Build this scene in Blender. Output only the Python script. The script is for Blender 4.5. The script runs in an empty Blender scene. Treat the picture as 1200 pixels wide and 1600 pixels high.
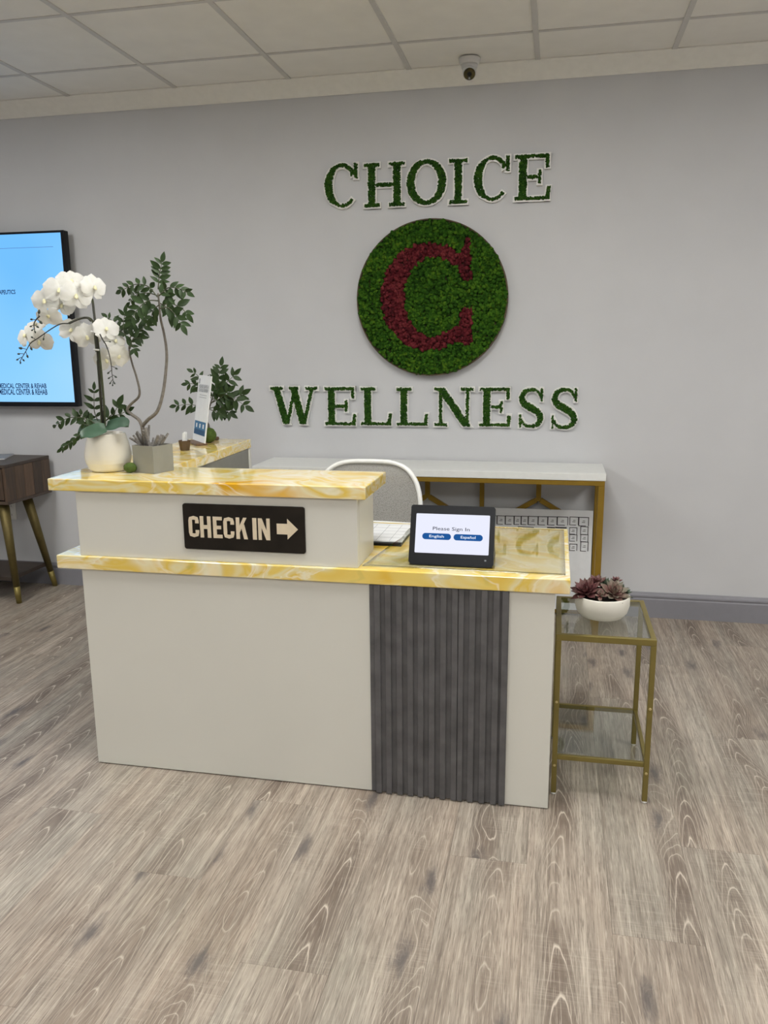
import bpy, bmesh, math, random
import numpy as np
from mathutils import Vector, Matrix, noise as mnoise

random.seed(7)
rng = np.random.default_rng(11)
scene = bpy.context.scene
col = scene.collection
PI = math.pi

# ------------------------------------------------------------------ camera
F_PX, PITCH, YAW, ROLL = 1273.6, math.radians(11.686), math.radians(11.872), math.radians(-0.5245)
CAM = Vector((0.2932, -4.3753, 1.4499))
_f = Vector((-math.sin(YAW)*math.cos(PITCH), math.cos(YAW)*math.cos(PITCH), -math.sin(PITCH)))
_r0 = Vector((math.cos(YAW), math.sin(YAW), 0)); _u0 = _r0.cross(_f)
_r = _r0*math.cos(ROLL) + _u0*math.sin(ROLL); _u = -_r0*math.sin(ROLL) + _u0*math.cos(ROLL)
cam_data = bpy.data.cameras.new('camera'); cam = bpy.data.objects.new('camera', cam_data)
col.objects.link(cam)
cam_data.sensor_fit = 'VERTICAL'; cam_data.sensor_height = 36.0; cam_data.lens = F_PX/1600*36.0
cam_data.clip_start = 0.05
cam.matrix_world = Matrix(((_r.x, _u.x, -_f.x, CAM.x), (_r.y, _u.y, -_f.y, CAM.y), (_r.z, _u.z, -_f.z, CAM.z), (0, 0, 0, 1)))
scene.camera = cam

def U(px, py, axis, val):
    """the point on the plane axis=val seen at photo pixel (px, py)"""
    d = _r*((px-600)/F_PX) - _u*((py-800)/F_PX) + _f
    return CAM + d*((val-CAM[axis])/d[axis])

# ------------------------------------------------------------------ world, exposure
world = bpy.data.worlds.new('world'); scene.world = world; world.use_nodes = True
bg = world.node_tree.nodes['Background']; bg.inputs[0].default_value = (0, 0, 0, 1); bg.inputs[1].default_value = 0.0
vs = scene.view_settings
vs.view_transform = 'Standard'; vs.look = 'None'; vs.gamma = 1; vs.use_curve_mapping = False
vs.exposure = 0.15
PANEL_POWER = 18.0           # radiance of the ceiling panels
PANEL_COLOUR = (1.0, 0.98, 0.935)
DOOR_X0, DOOR_X1, DOOR_Z1 = 1.35, 2.25, 2.06   # unseen door added behind the camera for window light, left unlit

# ------------------------------------------------------------------ node helpers
def new_mat(name):
    m = bpy.data.materials.new(name); m.use_nodes = True
    return m, m.node_tree, m.node_tree.nodes['Principled BSDF']
def nd(nt, t, **kw):
    n = nt.nodes.new(t)
    for k, v in kw.items():
        if k.startswith('i_'): n.inputs[int(k[2:]) if k[2:].isdigit() else k[2:]].default_value = v
        else: setattr(n, k, v)
    return n
def lk(nt, a, b): nt.links.new(a, b)
def math_n(nt, op, a, b=None, c=None):
    n = nt.nodes.new('ShaderNodeMath'); n.operation = op
    for i, v in enumerate((a, b, c)):
        if v is None: continue
        if isinstance(v, (int, float)): n.inputs[i].default_value = v
        else: lk(nt, v, n.inputs[i])
    return n.outputs[0]
def ramp(nt, fac, stops, interp='LINEAR'):
    n = nt.nodes.new('ShaderNodeValToRGB'); cr = n.color_ramp; cr.interpolation = interp
    while len(cr.elements) > 1: cr.elements.remove(cr.elements[-1])
    cr.elements[0].position = stops[0][0]; cr.elements[0].color = (*stops[0][1], 1)
    for p, c in stops[1:]:
        e = cr.elements.new(p); e.color = (*c, 1)
    lk(nt, fac, n.inputs[0]); return n.outputs[0]
def mixc(nt, fac, a, b, mode='MIX'):
    n = nt.nodes.new('ShaderNodeMix'); n.data_type = 'RGBA'; n.blend_type = mode
    for i, v in ((0, fac), (6, a), (7, b)):
        if isinstance(v, (int, float)): n.inputs[i].default_value = v
        elif isinstance(v, tuple): n.inputs[i].default_value = (*v, 1)
        else: lk(nt, v, n.inputs[i])
    return n.outputs[2]
def noise_n(nt, vec, scale, detail=2, rough=0.5, dist=0.0):
    n = nd(nt, 'ShaderNodeTexNoise'); n.inputs['Scale'].default_value = scale; n.inputs['Detail'].default_value = detail
    n.inputs['Roughness'].default_value = rough; n.inputs['Distortion'].default_value = dist
    if vec is not None: lk(nt, vec, n.inputs['Vector'])
    return n.outputs[0]
def s2l(r, g, b):
    f = lambda c: (c/255/12.92) if c/255 <= 0.04045 else ((c/255+0.055)/1.055)**2.4
    return (f(r), f(g), f(b))
def plain(name, rgb, rough=0.5, metal=0.0, var=0.0, scale=30, bump=0.0, bscale=200, spec=0.5):
    m, nt, b = new_mat(name)
    b.inputs['Roughness'].default_value = rough; b.inputs['Metallic'].default_value = metal
    b.inputs['Specular IOR Level'].default_value = spec
    geo = nd(nt, 'ShaderNodeNewGeometry')
    v = max(var, 0.03)
    n = noise_n(nt, geo.outputs['Position'], scale, 3)
    c = ramp(nt, n, [(0.25, tuple(x*(1-v) for x in rgb)), (0.75, tuple(min(1, x*(1+v)) for x in rgb))])
    lk(nt, c, b.inputs['Base Color'])
    if bump:
        bn = nd(nt, 'ShaderNodeBump'); bn.inputs['Strength'].default_value = bump; bn.inputs['Distance'].default_value = 0.002
        lk(nt, noise_n(nt, geo.outputs['Position'], bscale, 2), bn.inputs['Height']); lk(nt, bn.outputs[0], b.inputs['Normal'])
    return m
def emit(name, rgb, strength):
    m = bpy.data.materials.new(name); m.use_nodes = True; nt = m.node_tree; nt.nodes.clear()
    e = nd(nt, 'ShaderNodeEmission'); e.inputs[0].default_value = (*rgb, 1); e.inputs[1].default_value = strength
    o = nd(nt, 'ShaderNodeOutputMaterial'); lk(nt, e.outputs[0], o.inputs[0]); return m
def glass(name, tint, gloss_rough=0.02, base=0.04):
    m = bpy.data.materials.new(name); m.use_nodes = True; nt = m.node_tree; nt.nodes.clear()
    t = nd(nt, 'ShaderNodeBsdfTransparent'); t.inputs[0].default_value = (*tint, 1)
    g = nd(nt, 'ShaderNodeBsdfGlossy'); g.inputs['Roughness'].default_value = gloss_rough
    geo = nd(nt, 'ShaderNodeNewGeometry'); dt = nd(nt, 'ShaderNodeVectorMath', operation='DOT_PRODUCT')
    lk(nt, geo.outputs['Incoming'], dt.inputs[0]); lk(nt, geo.outputs['Normal'], dt.inputs[1])
    sch = math_n(nt, 'POWER', math_n(nt, 'SUBTRACT', 1.0, math_n(nt, 'ABSOLUTE', dt.outputs['Value'])), 5.0)
    mx = nd(nt, 'ShaderNodeMixShader'); lk(nt, math_n(nt, 'MULTIPLY_ADD', sch, 0.95, base), mx.inputs[0])
    lk(nt, t.outputs[0], mx.inputs[1]); lk(nt, g.outputs[0], mx.inputs[2])
    o = nd(nt, 'ShaderNodeOutputMaterial'); lk(nt, mx.outputs[0], o.inputs[0]); return m

# ------------------------------------------------------------------ materials
M = {}
M['wall'] = plain('wall_paint', (0.575, 0.585, 0.608), 0.6, var=0.02, scale=3, bump=0.08, bscale=250)
M['tile'] = plain('ceiling_tile', (0.84, 0.825, 0.78), 0.9, var=0.03, scale=8, bump=0.3, bscale=350)
M['tbar'] = plain('grid_bar', (0.60, 0.59, 0.57), 0.55)
M['cornice'] = plain('cornice_paint', (0.86, 0.855, 0.81), 0.5)
M['base'] = plain('baseboard_paint', (0.235, 0.235, 0.265), 0.45)
M['lam'] = plain('white_laminate', (0.675, 0.672, 0.620), 0.32, var=0.015, scale=2)
M['white_gloss'] = plain('white_lacquer', (0.76, 0.775, 0.76), 0.3)
M['slat'] = plain('grey_slat', (0.10, 0.098, 0.102), 0.6, var=0.3, scale=18, bump=0.15, bscale=90)
M['gold'] = plain('brushed_gold', (0.23, 0.185, 0.055), 0.42, metal=0.55, var=0.08, scale=20)
M['gold2'] = plain('console_gold', (0.30, 0.185, 0.022), 0.42, metal=0.45, var=0.08, scale=20)
M['bronze'] = plain('antique_bronze', (0.14, 0.11, 0.038), 0.5, metal=0.6, var=0.15, scale=25)
M['screw'] = plain('pale_brass', (0.6, 0.5, 0.25), 0.3, metal=0.8)
M['glass'] = glass('table_glass', (0.90, 0.925, 0.91), 0.01, 0.045)
M['clear'] = glass('clear_vinyl', (0.955, 0.96, 0.94), 0.05, 0.045)
M['black'] = plain('black_plastic', (0.007, 0.008, 0.011), 0.35, spec=0.2)
M['blackmat'] = plain('black_matt', (0.02, 0.02, 0.022), 0.6)
M['white_plastic'] = plain('white_plastic', (0.78, 0.78, 0.76), 0.35)
M['cam_white'] = plain('camera_shell', (0.66, 0.66, 0.66), 0.35)
M['paper'] = plain('white_paper', (0.72, 0.74, 0.76), 0.7)
M['ink'] = plain('black_ink', (0.03, 0.03, 0.035), 0.8)
M['greyink'] = plain('grey_ink', (0.25, 0.27, 0.30), 0.8)
M['blueink'] = plain('blue_print', (0.05, 0.16, 0.30), 0.6)
M['navyink'] = plain('navy_print', (0.018, 0.07, 0.16), 0.6)
M['sign_black'] = plain('ebony_plaque', (0.016, 0.013, 0.010), 0.45, var=0.4, scale=12, spec=0.2)
M['sign_cream'] = plain('birch_lettering', (0.72, 0.62, 0.46), 0.5, var=0.06, scale=40)
M['stem'] = plain('woody_stem', (0.15, 0.135, 0.115), 0.75, var=0.3, scale=90, bump=0.5, bscale=180)
M['greenstem'] = plain('green_stem', (0.055, 0.065, 0.03), 0.6, var=0.3, scale=60)
M['darkstem'] = plain('dark_stem', (0.03, 0.03, 0.022), 0.6, var=0.3, scale=60)
M['leaf'] = plain('leaf_green', (0.026, 0.052, 0.015), 0.5, var=0.35, scale=35, spec=0.25)
M['orchid_leaf'] = plain('orchid_leaf', (0.045, 0.10, 0.06), 0.38, var=0.2, scale=20)
M['bud'] = plain('bud_green', (0.02, 0.035, 0.025), 0.5)
M['ceramic'] = plain('cream_ceramic', (0.74, 0.71, 0.62), 0.22, var=0.04, scale=10)
M['bowl'] = plain('white_ceramic_bowl', (0.76, 0.74, 0.67), 0.4, var=0.02)
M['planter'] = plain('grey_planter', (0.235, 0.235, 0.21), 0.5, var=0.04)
M['drift'] = plain('grey_driftwood', (0.20, 0.19, 0.18), 0.85, var=0.5, scale=120, bump=0.6, bscale=220)
M['lime'] = plain('lime_moss', (0.055, 0.10, 0.008), 0.75, var=0.35, scale=120, bump=0.8, bscale=500)
M['soil'] = plain('dark_soil', (0.02, 0.013, 0.01), 0.95, var=0.5, scale=150, bump=1, bscale=200)
M['brownwood'] = plain('brown_wood', (0.12, 0.07, 0.04), 0.5, var=0.35, scale=40)
M['cup'] = plain('dark_brown_cup', (0.075, 0.045, 0.025), 0.35, var=0.2, scale=30)
M['rim'] = plain('bark_brown_rim', (0.085, 0.06, 0.03), 0.7, var=0.25, scale=30)
M['mesh_frame'] = plain('white_chair_plastic', (0.80, 0.81, 0.80), 0.3)
M['seat'] = plain('grey_fabric', (0.25, 0.25, 0.245), 0.9, var=0.1, scale=200)
M['lens'] = plain('dark_lens', (0.01, 0.01, 0.012), 0.08)
M['diffuser'] = emit('lit_diffuser', PANEL_COLOUR, PANEL_POWER)
M['screen_white'] = emit('tablet_screen', (0.80, 0.82, 0.95), 0.95)
M['btn_blue'] = emit('screen_button', s2l(32, 84, 148), 1.0)
M['scr_text'] = emit('screen_text', s2l(45, 48, 62), 1.0)
M['scr_white'] = emit('screen_white_text', (0.86, 0.92, 1.0), 1.0)
M['tv_ink'] = emit('tv_text', s2l(22, 40, 78), 1.0)
M['tv_line'] = emit('tv_rule', s2l(88, 130, 185), 1.0)

def moss_mat(name, stops, scale):
    m, nt, b = new_mat(name)
    geo = nd(nt, 'ShaderNodeNewGeometry')
    vo = nd(nt, 'ShaderNodeTexVoronoi'); vo.inputs['Scale'].default_value = scale; lk(nt, geo.outputs['Position'], vo.inputs['Vector'])
    n1 = noise_n(nt, geo.outputs['Position'], scale*0.16, 2)
    sep = nd(nt, 'ShaderNodeSeparateColor'); lk(nt, vo.outputs['Color'], sep.inputs[0])
    f = math_n(nt, 'ADD', math_n(nt, 'MULTIPLY', sep.outputs[0], 0.55), math_n(nt, 'MULTIPLY', n1, 0.5))
    lk(nt, ramp(nt, f, stops), b.inputs['Base Color'])
    b.inputs['Roughness'].default_value = 0.95; b.inputs['Specular IOR Level'].default_value = 0.15
    bn = nd(nt, 'ShaderNodeBump'); bn.inputs['Strength'].default_value = 0.9; bn.inputs['Distance'].default_value = 0.003
    lk(nt, noise_n(nt, geo.outputs['Position'], scale*4, 3, 0.7), bn.inputs['Height']); lk(nt, bn.outputs[0], b.inputs['Normal'])
    return m
M['moss'] = moss_mat('green_moss', [(0.2, (0.011, 0.042, 0.003)), (0.5, (0.026, 0.090, 0.006)), (0.72, (0.050, 0.135, 0.009)), (0.9, (0.10, 0.19, 0.012))], 70)
M['moss_letter'] = moss_mat('letter_moss', [(0.2, (0.013, 0.048, 0.006)), (0.55, (0.027, 0.088, 0.010)), (0.9, (0.055, 0.13, 0.016))], 110)
M['moss_red'] = moss_mat('red_moss', [(0.2, (0.045, 0.007, 0.010)), (0.5, (0.11, 0.012, 0.018)), (0.9, (0.20, 0.035, 0.040))], 70)

def onyx_mat():
    m, nt, b = new_mat('yellow_onyx')
    geo = nd(nt, 'ShaderNodeNewGeometry')
    mp = nd(nt, 'ShaderNodeMapping'); mp.inputs['Scale'].default_value = (1.3, 2.2, 3.0); mp.inputs['Rotation'].default_value = (0.3, 0.2, 0.35)
    lk(nt, geo.outputs['Position'], mp.inputs[0])
    w = nd(nt, 'ShaderNodeTexNoise'); w.inputs['Scale'].default_value = 1.3; w.inputs['Detail'].default_value = 2; lk(nt, mp.outputs[0], w.inputs['Vector'])
    vm = nd(nt, 'ShaderNodeVectorMath', operation='MULTIPLY_ADD'); lk(nt, w.outputs['Color'], vm.inputs[0]); vm.inputs[1].default_value = (1.5, 1.5, 1.5); lk(nt, mp.outputs[0], vm.inputs[2])
    n1 = noise_n(nt, vm.outputs[0], 1.5, 3, 0.5, 0.9)
    c1 = ramp(nt, n1, [(0.26, s2l(188, 176, 96)), (0.36, s2l(230, 190, 70)), (0.44, s2l(234, 208, 112)), (0.50, s2l(232, 222, 176)), (0.56, s2l(230, 198, 88)), (0.64, s2l(238, 228, 190)), (0.74, s2l(226, 172, 40))])
    n2 = noise_n(nt, vm.outputs[0], 1.6, 4, 0.55, 1.2)
    vein = ramp(nt, n2, [(0.465, (0, 0, 0)), (0.497, (1, 1, 1)), (0.503, (1, 1, 1)), (0.53, (0, 0, 0))])
    c2 = mixc(nt, math_n(nt, 'MULTIPLY', vein, 0.45), c1, s2l(250, 246, 235))
    n3 = noise_n(nt, vm.outputs[0], 2.2, 3, 0.55, 1.5)
    ol = ramp(nt, n3, [(0.60, (0, 0, 0)), (0.70, (1, 1, 1))])
    c3 = mixc(nt, math_n(nt, 'MULTIPLY', ol, 0.45), c2, s2l(176, 172, 96))
    lk(nt, c3, b.inputs['Base Color'])
    b.inputs['Roughness'].default_value = 0.09; b.inputs['Coat Weight'].default_value = 0.4; b.inputs['Coat Roughness'].default_value = 0.03
    return m
M['onyx'] = onyx_mat()

def plank_mat():
    m, nt, b = new_mat('limed_oak_plank')
    tc = nd(nt, 'ShaderNodeTexCoord'); oi = nd(nt, 'ShaderNodeObjectInfo')
    sp = nd(nt, 'ShaderNodeSeparateXYZ'); lk(nt, tc.outputs['Object'], sp.inputs[0])
    rnd = oi.outputs['Random']; x, y = sp.outputs[0], sp.outputs[1]
    def vec(sx, sy, ox, oy, oz):
        c = nd(nt, 'ShaderNodeCombineXYZ')
        lk(nt, math_n(nt, 'MULTIPLY_ADD', x, sx, math_n(nt, 'MULTIPLY', rnd, ox)), c.inputs[0])
        lk(nt, math_n(nt, 'MULTIPLY_ADD', y, sy, math_n(nt, 'MULTIPLY', rnd, oy)), c.inputs[1])
        lk(nt, math_n(nt, 'MULTIPLY', rnd, oz), c.inputs[2]); return c.outputs[0]
    def gray(*st): return [(p, (v, v, v)) for p, v in st]
    # knots: few, small
    kn = nd(nt, 'ShaderNodeTexVoronoi'); kn.voronoi_dimensions = '2D'; kn.inputs['Scale'].default_value = 1.0
    lk(nt, vec(5.5, 1.9, 31.0, 17.0, 0.0), kn.inputs['Vector']); kd = kn.outputs['Distance']
    kr = math_n(nt, 'ADD', kd, math_n(nt, 'MULTIPLY', math_n(nt, 'SUBTRACT', noise_n(nt, vec(55, 14, 9, 5, 3), 1.0, 4, 0.65), 0.5), 0.36))
    ksep = nd(nt, 'ShaderNodeSeparateColor'); lk(nt, kn.outputs['Color'], ksep.inputs[0])
    kgate = ramp(nt, ksep.outputs[0], gray((0.50, 0), (0.60, 1)))
    kdark = math_n(nt, 'MULTIPLY', kgate, ramp(nt, kr, gray((0.02, 1), (0.15, 0))))
    khalo = math_n(nt, 'MULTIPLY', kgate, ramp(nt, kd, gray((0.0, 1), (0.12, 0.5), (0.42, 0)), 'EASE'))
    # heart line of each board wanders
    r2 = math_n(nt, 'FRACT', math_n(nt, 'MULTIPLY', rnd, 17.31))
    wander = math_n(nt, 'MULTIPLY', math_n(nt, 'SUBTRACT', noise_n(nt, vec(0, 1.3, 3, 57, 9), 1.0, 2), 0.5), 0.16)
    hx = math_n(nt, 'ADD', math_n(nt, 'ADD', x, math_n(nt, 'MULTIPLY', math_n(nt, 'SUBTRACT', r2, 0.5), 0.13)), wander)
    ax_ = math_n(nt, 'ABSOLUTE', hx)
    ph = math_n(nt, 'ADD', math_n(nt, 'MULTIPLY', math_n(nt, 'MULTIPLY', hx, hx), 1500.0), math_n(nt, 'MULTIPLY', y, 8.0))
    ph = math_n(nt, 'ADD', ph, math_n(nt, 'MULTIPLY', noise_n(nt, vec(5, 0.8, 11, 7, 5), 1.0, 2, 0.5), 7.0))
    ph = math_n(nt, 'ADD', ph, math_n(nt, 'MULTIPLY', noise_n(nt, vec(45, 7, 11, 7, 5), 1.0, 2), 0.55))
    ph = math_n(nt, 'ADD', ph, math_n(nt, 'MULTIPLY', khalo, 5.0))
    fr = math_n(nt, 'FRACT', ph)
    line = ramp(nt, fr, gray((0.0, 1), (0.09, 0.08), (0.6, 0), (0.95, 0.1), (1.0, 1)))
    heart = ramp(nt, ax_, gray((0.014, 1), (0.062, 0)), 'EASE')
    hmask = ramp(nt, noise_n(nt, vec(0.0, 1.5, 3, 29, 7), 1.0, 2), gray((0.36, 0.05), (0.58, 1)))
    heart = math_n(nt, 'MULTIPLY', heart, hmask)
    fib = noise_n(nt, vec(330, 13, 3, 5, 2), 1.0, 4, 0.65)
    fib2 = noise_n(nt, vec(120, 2.2, 13, 15, 2), 1.0, 3, 0.6)
    pale = noise_n(nt, vec(290, 12, 33, 15, 2), 1.0, 3, 0.6)
    blot = noise_n(nt, vec(7, 3.0, 23, 19, 17), 1.0, 3, 0.6)
    base = ramp(nt, math_n(nt, 'ADD', math_n(nt, 'MULTIPLY', fib2, 0.7), math_n(nt, 'MULTIPLY', blot, 0.35)), [(0.36, s2l(98, 89, 80)), (0.52, s2l(133, 123, 112)), (0.68, s2l(162, 153, 141))])
    tint = ramp(nt, noise_n(nt, vec(5, 1.2, 23, 9, 17), 1.0, 2), [(0.34, s2l(116, 118, 112)), (0.5, s2l(128, 119, 110)), (0.68, s2l(134, 116, 102))])
    base = mixc(nt, 0.30, base, tint)
    base = mixc(nt, math_n(nt, 'MULTIPLY', heart, 0.85), base, s2l(82, 70, 61))
    band = noise_n(nt, vec(34, 0.9, 41, 3, 2), 1.0, 2)
    base = mixc(nt, ramp(nt, band, gray((0.48, 0), (0.66, 0.5))), base, s2l(92, 83, 75))
    base = mixc(nt, ramp(nt, fib, gray((0.50, 0), (0.64, 0.65))), base, s2l(76, 67, 60))
    base = mixc(nt, ramp(nt, pale, gray((0.53, 0), (0.68, 0.36))), base, s2l(182, 173, 160))
    base = mixc(nt, math_n(nt, 'MULTIPLY', line, math_n(nt, 'MULTIPLY_ADD', heart, 0.50, 0.24)), base, s2l(188, 179, 166))
    saw = noise_n(nt, vec(9, 190, 3, 5, 2), 1.0, 2)
    sawm = ramp(nt, noise_n(nt, vec(4, 3, 71, 5, 2), 1.0, 2), gray((0.5, 0), (0.66, 1)))
    base = mixc(nt, math_n(nt, 'MULTIPLY', sawm, ramp(nt, saw, gray((0.50, 0), (0.66, 0.14)))), base, s2l(180, 172, 160))
    base = mixc(nt, math_n(nt, 'MULTIPLY', khalo, 0.30), base, s2l(126, 116, 106))
    base = mixc(nt, math_n(nt, 'MULTIPLY', kdark, 0.80), base, s2l(70, 66, 66))
    hv = nd(nt, 'ShaderNodeHueSaturation'); lk(nt, base, hv.inputs['Color'])
    lk(nt, math_n(nt, 'MULTIPLY_ADD', rnd, 0.22, 1.40), hv.inputs['Value'])
    lk(nt, hv.outputs[0], b.inputs['Base Color'])
    b.inputs['Roughness'].default_value = 0.42
    bn = nd(nt, 'ShaderNodeBump'); bn.inputs['Strength'].default_value = 0.12; bn.inputs['Distance'].default_value = 0.001
    lk(nt, fib, bn.inputs['Height']); lk(nt, bn.outputs[0], b.inputs['Normal'])
    return m
M['plank'] = plank_mat()

def wood_mat(name, c0, c1, c2, axis):
    m, nt, b = new_mat(name)
    geo = nd(nt, 'ShaderNodeNewGeometry'); oi = nd(nt, 'ShaderNodeObjectInfo')
    ad = nd(nt, 'ShaderNodeVectorMath', operation='ADD'); lk(nt, geo.outputs['Position'], ad.inputs[0])
    cb = nd(nt, 'ShaderNodeCombineXYZ'); lk(nt, math_n(nt, 'MULTIPLY', oi.outputs['Random'], 19), cb.inputs[0]); lk(nt, math_n(nt, 'MULTIPLY', oi.outputs['Random'], 31), cb.inputs[1]); lk(nt, cb.outputs[0], ad.inputs[1])
    mp = nd(nt, 'ShaderNodeMapping'); s = [45, 45, 45]; s[axis] = 5; mp.inputs['Scale'].default_value = s; lk(nt, ad.outputs[0], mp.inputs[0])
    n = noise_n(nt, mp.outputs[0], 1, 4, 0.6, 0.6)
    f = math_n(nt, 'ADD', math_n(nt, 'MULTIPLY', n, 0.6), math_n(nt, 'MULTIPLY', oi.outputs['Random'], 0.42))
    lk(nt, ramp(nt, f, [(0.2, c0), (0.5, c1), (0.85, c2)]), b.inputs['Base Color']); b.inputs['Roughness'].default_value = 0.45
    return m
M['wood_v'] = wood_mat('walnut_upright', (0.022, 0.015, 0.011), (0.065, 0.041, 0.027), (0.16, 0.092, 0.052), 2)
M['wood_h'] = wood_mat('walnut_lengthwise', (0.026, 0.018, 0.014), (0.050, 0.035, 0.026), (0.085, 0.056, 0.038), 0)

def petal_mat():
    m, nt, b = new_mat('white_petal')
    b.inputs['Base Color'].default_value = (0.86, 0.86, 0.83, 1); b.inputs['Roughness'].default_value = 0.55
    geo = nd(nt, 'ShaderNodeNewGeometry')
    lk(nt, ramp(nt, noise_n(nt, geo.outputs['Position'], 60, 2), [(0.3, (0.82, 0.82, 0.77)), (0.7, (0.90, 0.90, 0.88))]), b.inputs['Base Color'])
    b.inputs['Subsurface Weight'].default_value = 0.0
    tr = nd(nt, 'ShaderNodeBsdfTranslucent'); tr.inputs[0].default_value = (0.9, 0.9, 0.85, 1)
    mx = nd(nt, 'ShaderNodeMixShader'); mx.inputs[0].default_value = 0.3
    lk(nt, b.outputs[0], mx.inputs[1]); lk(nt, tr.outputs[0], mx.inputs[2])
    lk(nt, mx.outputs[0], nt.nodes['Material Output'].inputs[0]); return m
M['petal'] = petal_mat()
M['lip'] = plain('orchid_lip', (0.80, 0.77, 0.50), 0.5, var=0.15, scale=80)

def succ_mat(name, tip, mid, root):
    m, nt, b = new_mat(name)
    tc = nd(nt, 'ShaderNodeTexCoord'); sp = nd(nt, 'ShaderNodeSeparateXYZ'); lk(nt, tc.outputs['Object'], sp.inputs[0])
    oi = nd(nt, 'ShaderNodeObjectInfo')
    f = math_n(nt, 'ADD', sp.outputs[1], math_n(nt, 'MULTIPLY', math_n(nt, 'SUBTRACT', oi.outputs['Random'], 0.5), 0.4))
    lk(nt, ramp(nt, f, [(0.1, root), (0.5, mid), (0.95, tip)]), b.inputs['Base Color']); b.inputs['Roughness'].default_value = 0.55; return m
M['succ_red'] = succ_mat('burgundy_succulent', (0.14, 0.075, 0.068), (0.15, 0.050, 0.055), (0.08, 0.03, 0.03))
M['succ_pink'] = succ_mat('pink_green_succulent', (0.17, 0.165, 0.12), (0.24, 0.145, 0.12), (0.22, 0.07, 0.075))
M['succ_green'] = succ_mat('green_succulent', (0.03, 0.06, 0.035), (0.07, 0.10, 0.06), (0.14, 0.15, 0.11))

def mesh_fabric():
    m = bpy.data.materials.new('grey_mesh_fabric'); m.use_nodes = True; nt = m.node_tree; nt.nodes.clear()
    d = nd(nt, 'ShaderNodeBsdfDiffuse'); d.inputs[0].default_value = (0.34, 0.335, 0.32, 1)
    t = nd(nt, 'ShaderNodeBsdfTransparent')
    geo = nd(nt, 'ShaderNodeNewGeometry')
    vo = nd(nt, 'ShaderNodeTexVoronoi'); vo.inputs['Scale'].default_value = 260; lk(nt, geo.outputs['Position'], vo.inputs['Vector'])
    hole = ramp(nt, vo.outputs['Distance'], [(0.28, (0.42, 0.42, 0.42)), (0.42, (0, 0, 0))])
    mx = nd(nt, 'ShaderNodeMixShader'); lk(nt, hole, mx.inputs[0]); lk(nt, d.outputs[0], mx.inputs[1]); lk(nt, t.outputs[0], mx.inputs[2])
    o = nd(nt, 'ShaderNodeOutputMaterial'); lk(nt, mx.outputs[0], o.inputs[0]); return m
M['mesh'] = mesh_fabric()

def tv_mat():
    m = bpy.data.materials.new('tv_picture'); m.use_nodes = True; nt = m.node_tree; nt.nodes.clear()
    geo = nd(nt, 'ShaderNodeNewGeometry')
    n = noise_n(nt, geo.outputs['Position'], 1.6, 1)
    sp = nd(nt, 'ShaderNodeSeparateXYZ'); lk(nt, geo.outputs['Position'], sp.inputs[0])
    f = math_n(nt, 'MULTIPLY_ADD', sp.outputs[2], -0.22, math_n(nt, 'MULTIPLY_ADD', n, 0.5, 0.58))
    c = ramp(nt, f, [(0.3, s2l(112, 186, 250)), (0.55, s2l(140, 203, 254)), (0.75, s2l(178, 220, 255))])
    e = nd(nt, 'ShaderNodeEmission'); lk(nt, c, e.inputs[0]); e.inputs[1].default_value = 1.0
    o = nd(nt, 'ShaderNodeOutputMaterial'); lk(nt, e.outputs[0], o.inputs[0]); return m
M['tv'] = tv_mat()

# ------------------------------------------------------------------ object helpers
W = {}
def add(name, mesh, mat=None, parent=None, Mw=None):
    o = bpy.data.objects.new(name, mesh); col.objects.link(o)
    if mat is not None and mesh is not None and not mesh.materials: mesh.materials.append(mat)
    Mw = Mw or Matrix.Identity(4)
    if parent is not None:
        o.parent = parent; o.matrix_basis = W[parent].inverted() @ Mw
    else: o.matrix_basis = Mw
    W[o] = Mw; return o
def mesh_from(name, verts, faces, smooth=False):
    me = bpy.data.meshes.new(name); me.from_pydata([tuple(v) for v in verts], [], [tuple(f) for f in faces]); me.update()
    if smooth: me.polygons.foreach_set('use_smooth', [True]*len(me.polygons))
    return me
def part(name, verts, faces, mat, parent=None, smooth=False):
    """verts in world coordinates; the object's origin goes to the middle of its base"""
    v = np.array([tuple(q) for q in verts], float)
    c = np.array([(v[:, 0].min()+v[:, 0].max())/2, (v[:, 1].min()+v[:, 1].max())/2, v[:, 2].min()])
    return add(name, mesh_from(name, v-c, faces, smooth), mat, parent, Matrix.Translation(c))
def bm_part(name, bm, mat, parent=None, smooth=False):
    bm.normal_update()
    vs_ = [v.co.copy() for v in bm.verts]; bm.verts.index_update()
    fs = [[v.index for v in f.verts] for f in bm.faces]; bm.free()
    return part(name, vs_, fs, mat, parent, smooth)
def bm_box(bm, x0, x1, y0, y1, z0, z1, bev=0.0, seg=1, Mx=None):
    ret = bmesh.ops.create_cube(bm, size=1.0)
    T = Matrix.Translation(((x0+x1)/2, (y0+y1)/2, (z0+z1)/2)) @ Matrix.Diagonal((x1-x0, y1-y0, z1-z0, 1))
    bmesh.ops.transform(bm, matrix=T, verts=ret['verts'])
    vv = ret['verts']
    if bev:
        es = list({e for v in vv for e in v.link_edges})
        r = bmesh.ops.bevel(bm, geom=es, offset=bev, segments=seg, affect='EDGES', profile=0.5)
        vv = list({v for f in r['faces'] for v in f.verts} | {v for v in vv if v.is_valid})
    if Mx is not None: bmesh.ops.transform(bm, matrix=Mx, verts=vv)
def box(name, x0, x1, y0, y1, z0, z1, mat, parent=None, bev=0.0, seg=1, Mx=None):
    bm = bmesh.new(); bm_box(bm, x0, x1, y0, y1, z0, z1, bev, seg, Mx); return bm_part(name, bm, mat, parent)
def thing(name, label, cat, loc=(0, 0, 0), group=None):
    o = add(name, None, None, None, Matrix.Translation(loc)); o.empty_display_size = 0.05
    return tag(o, label, cat, group)
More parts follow.
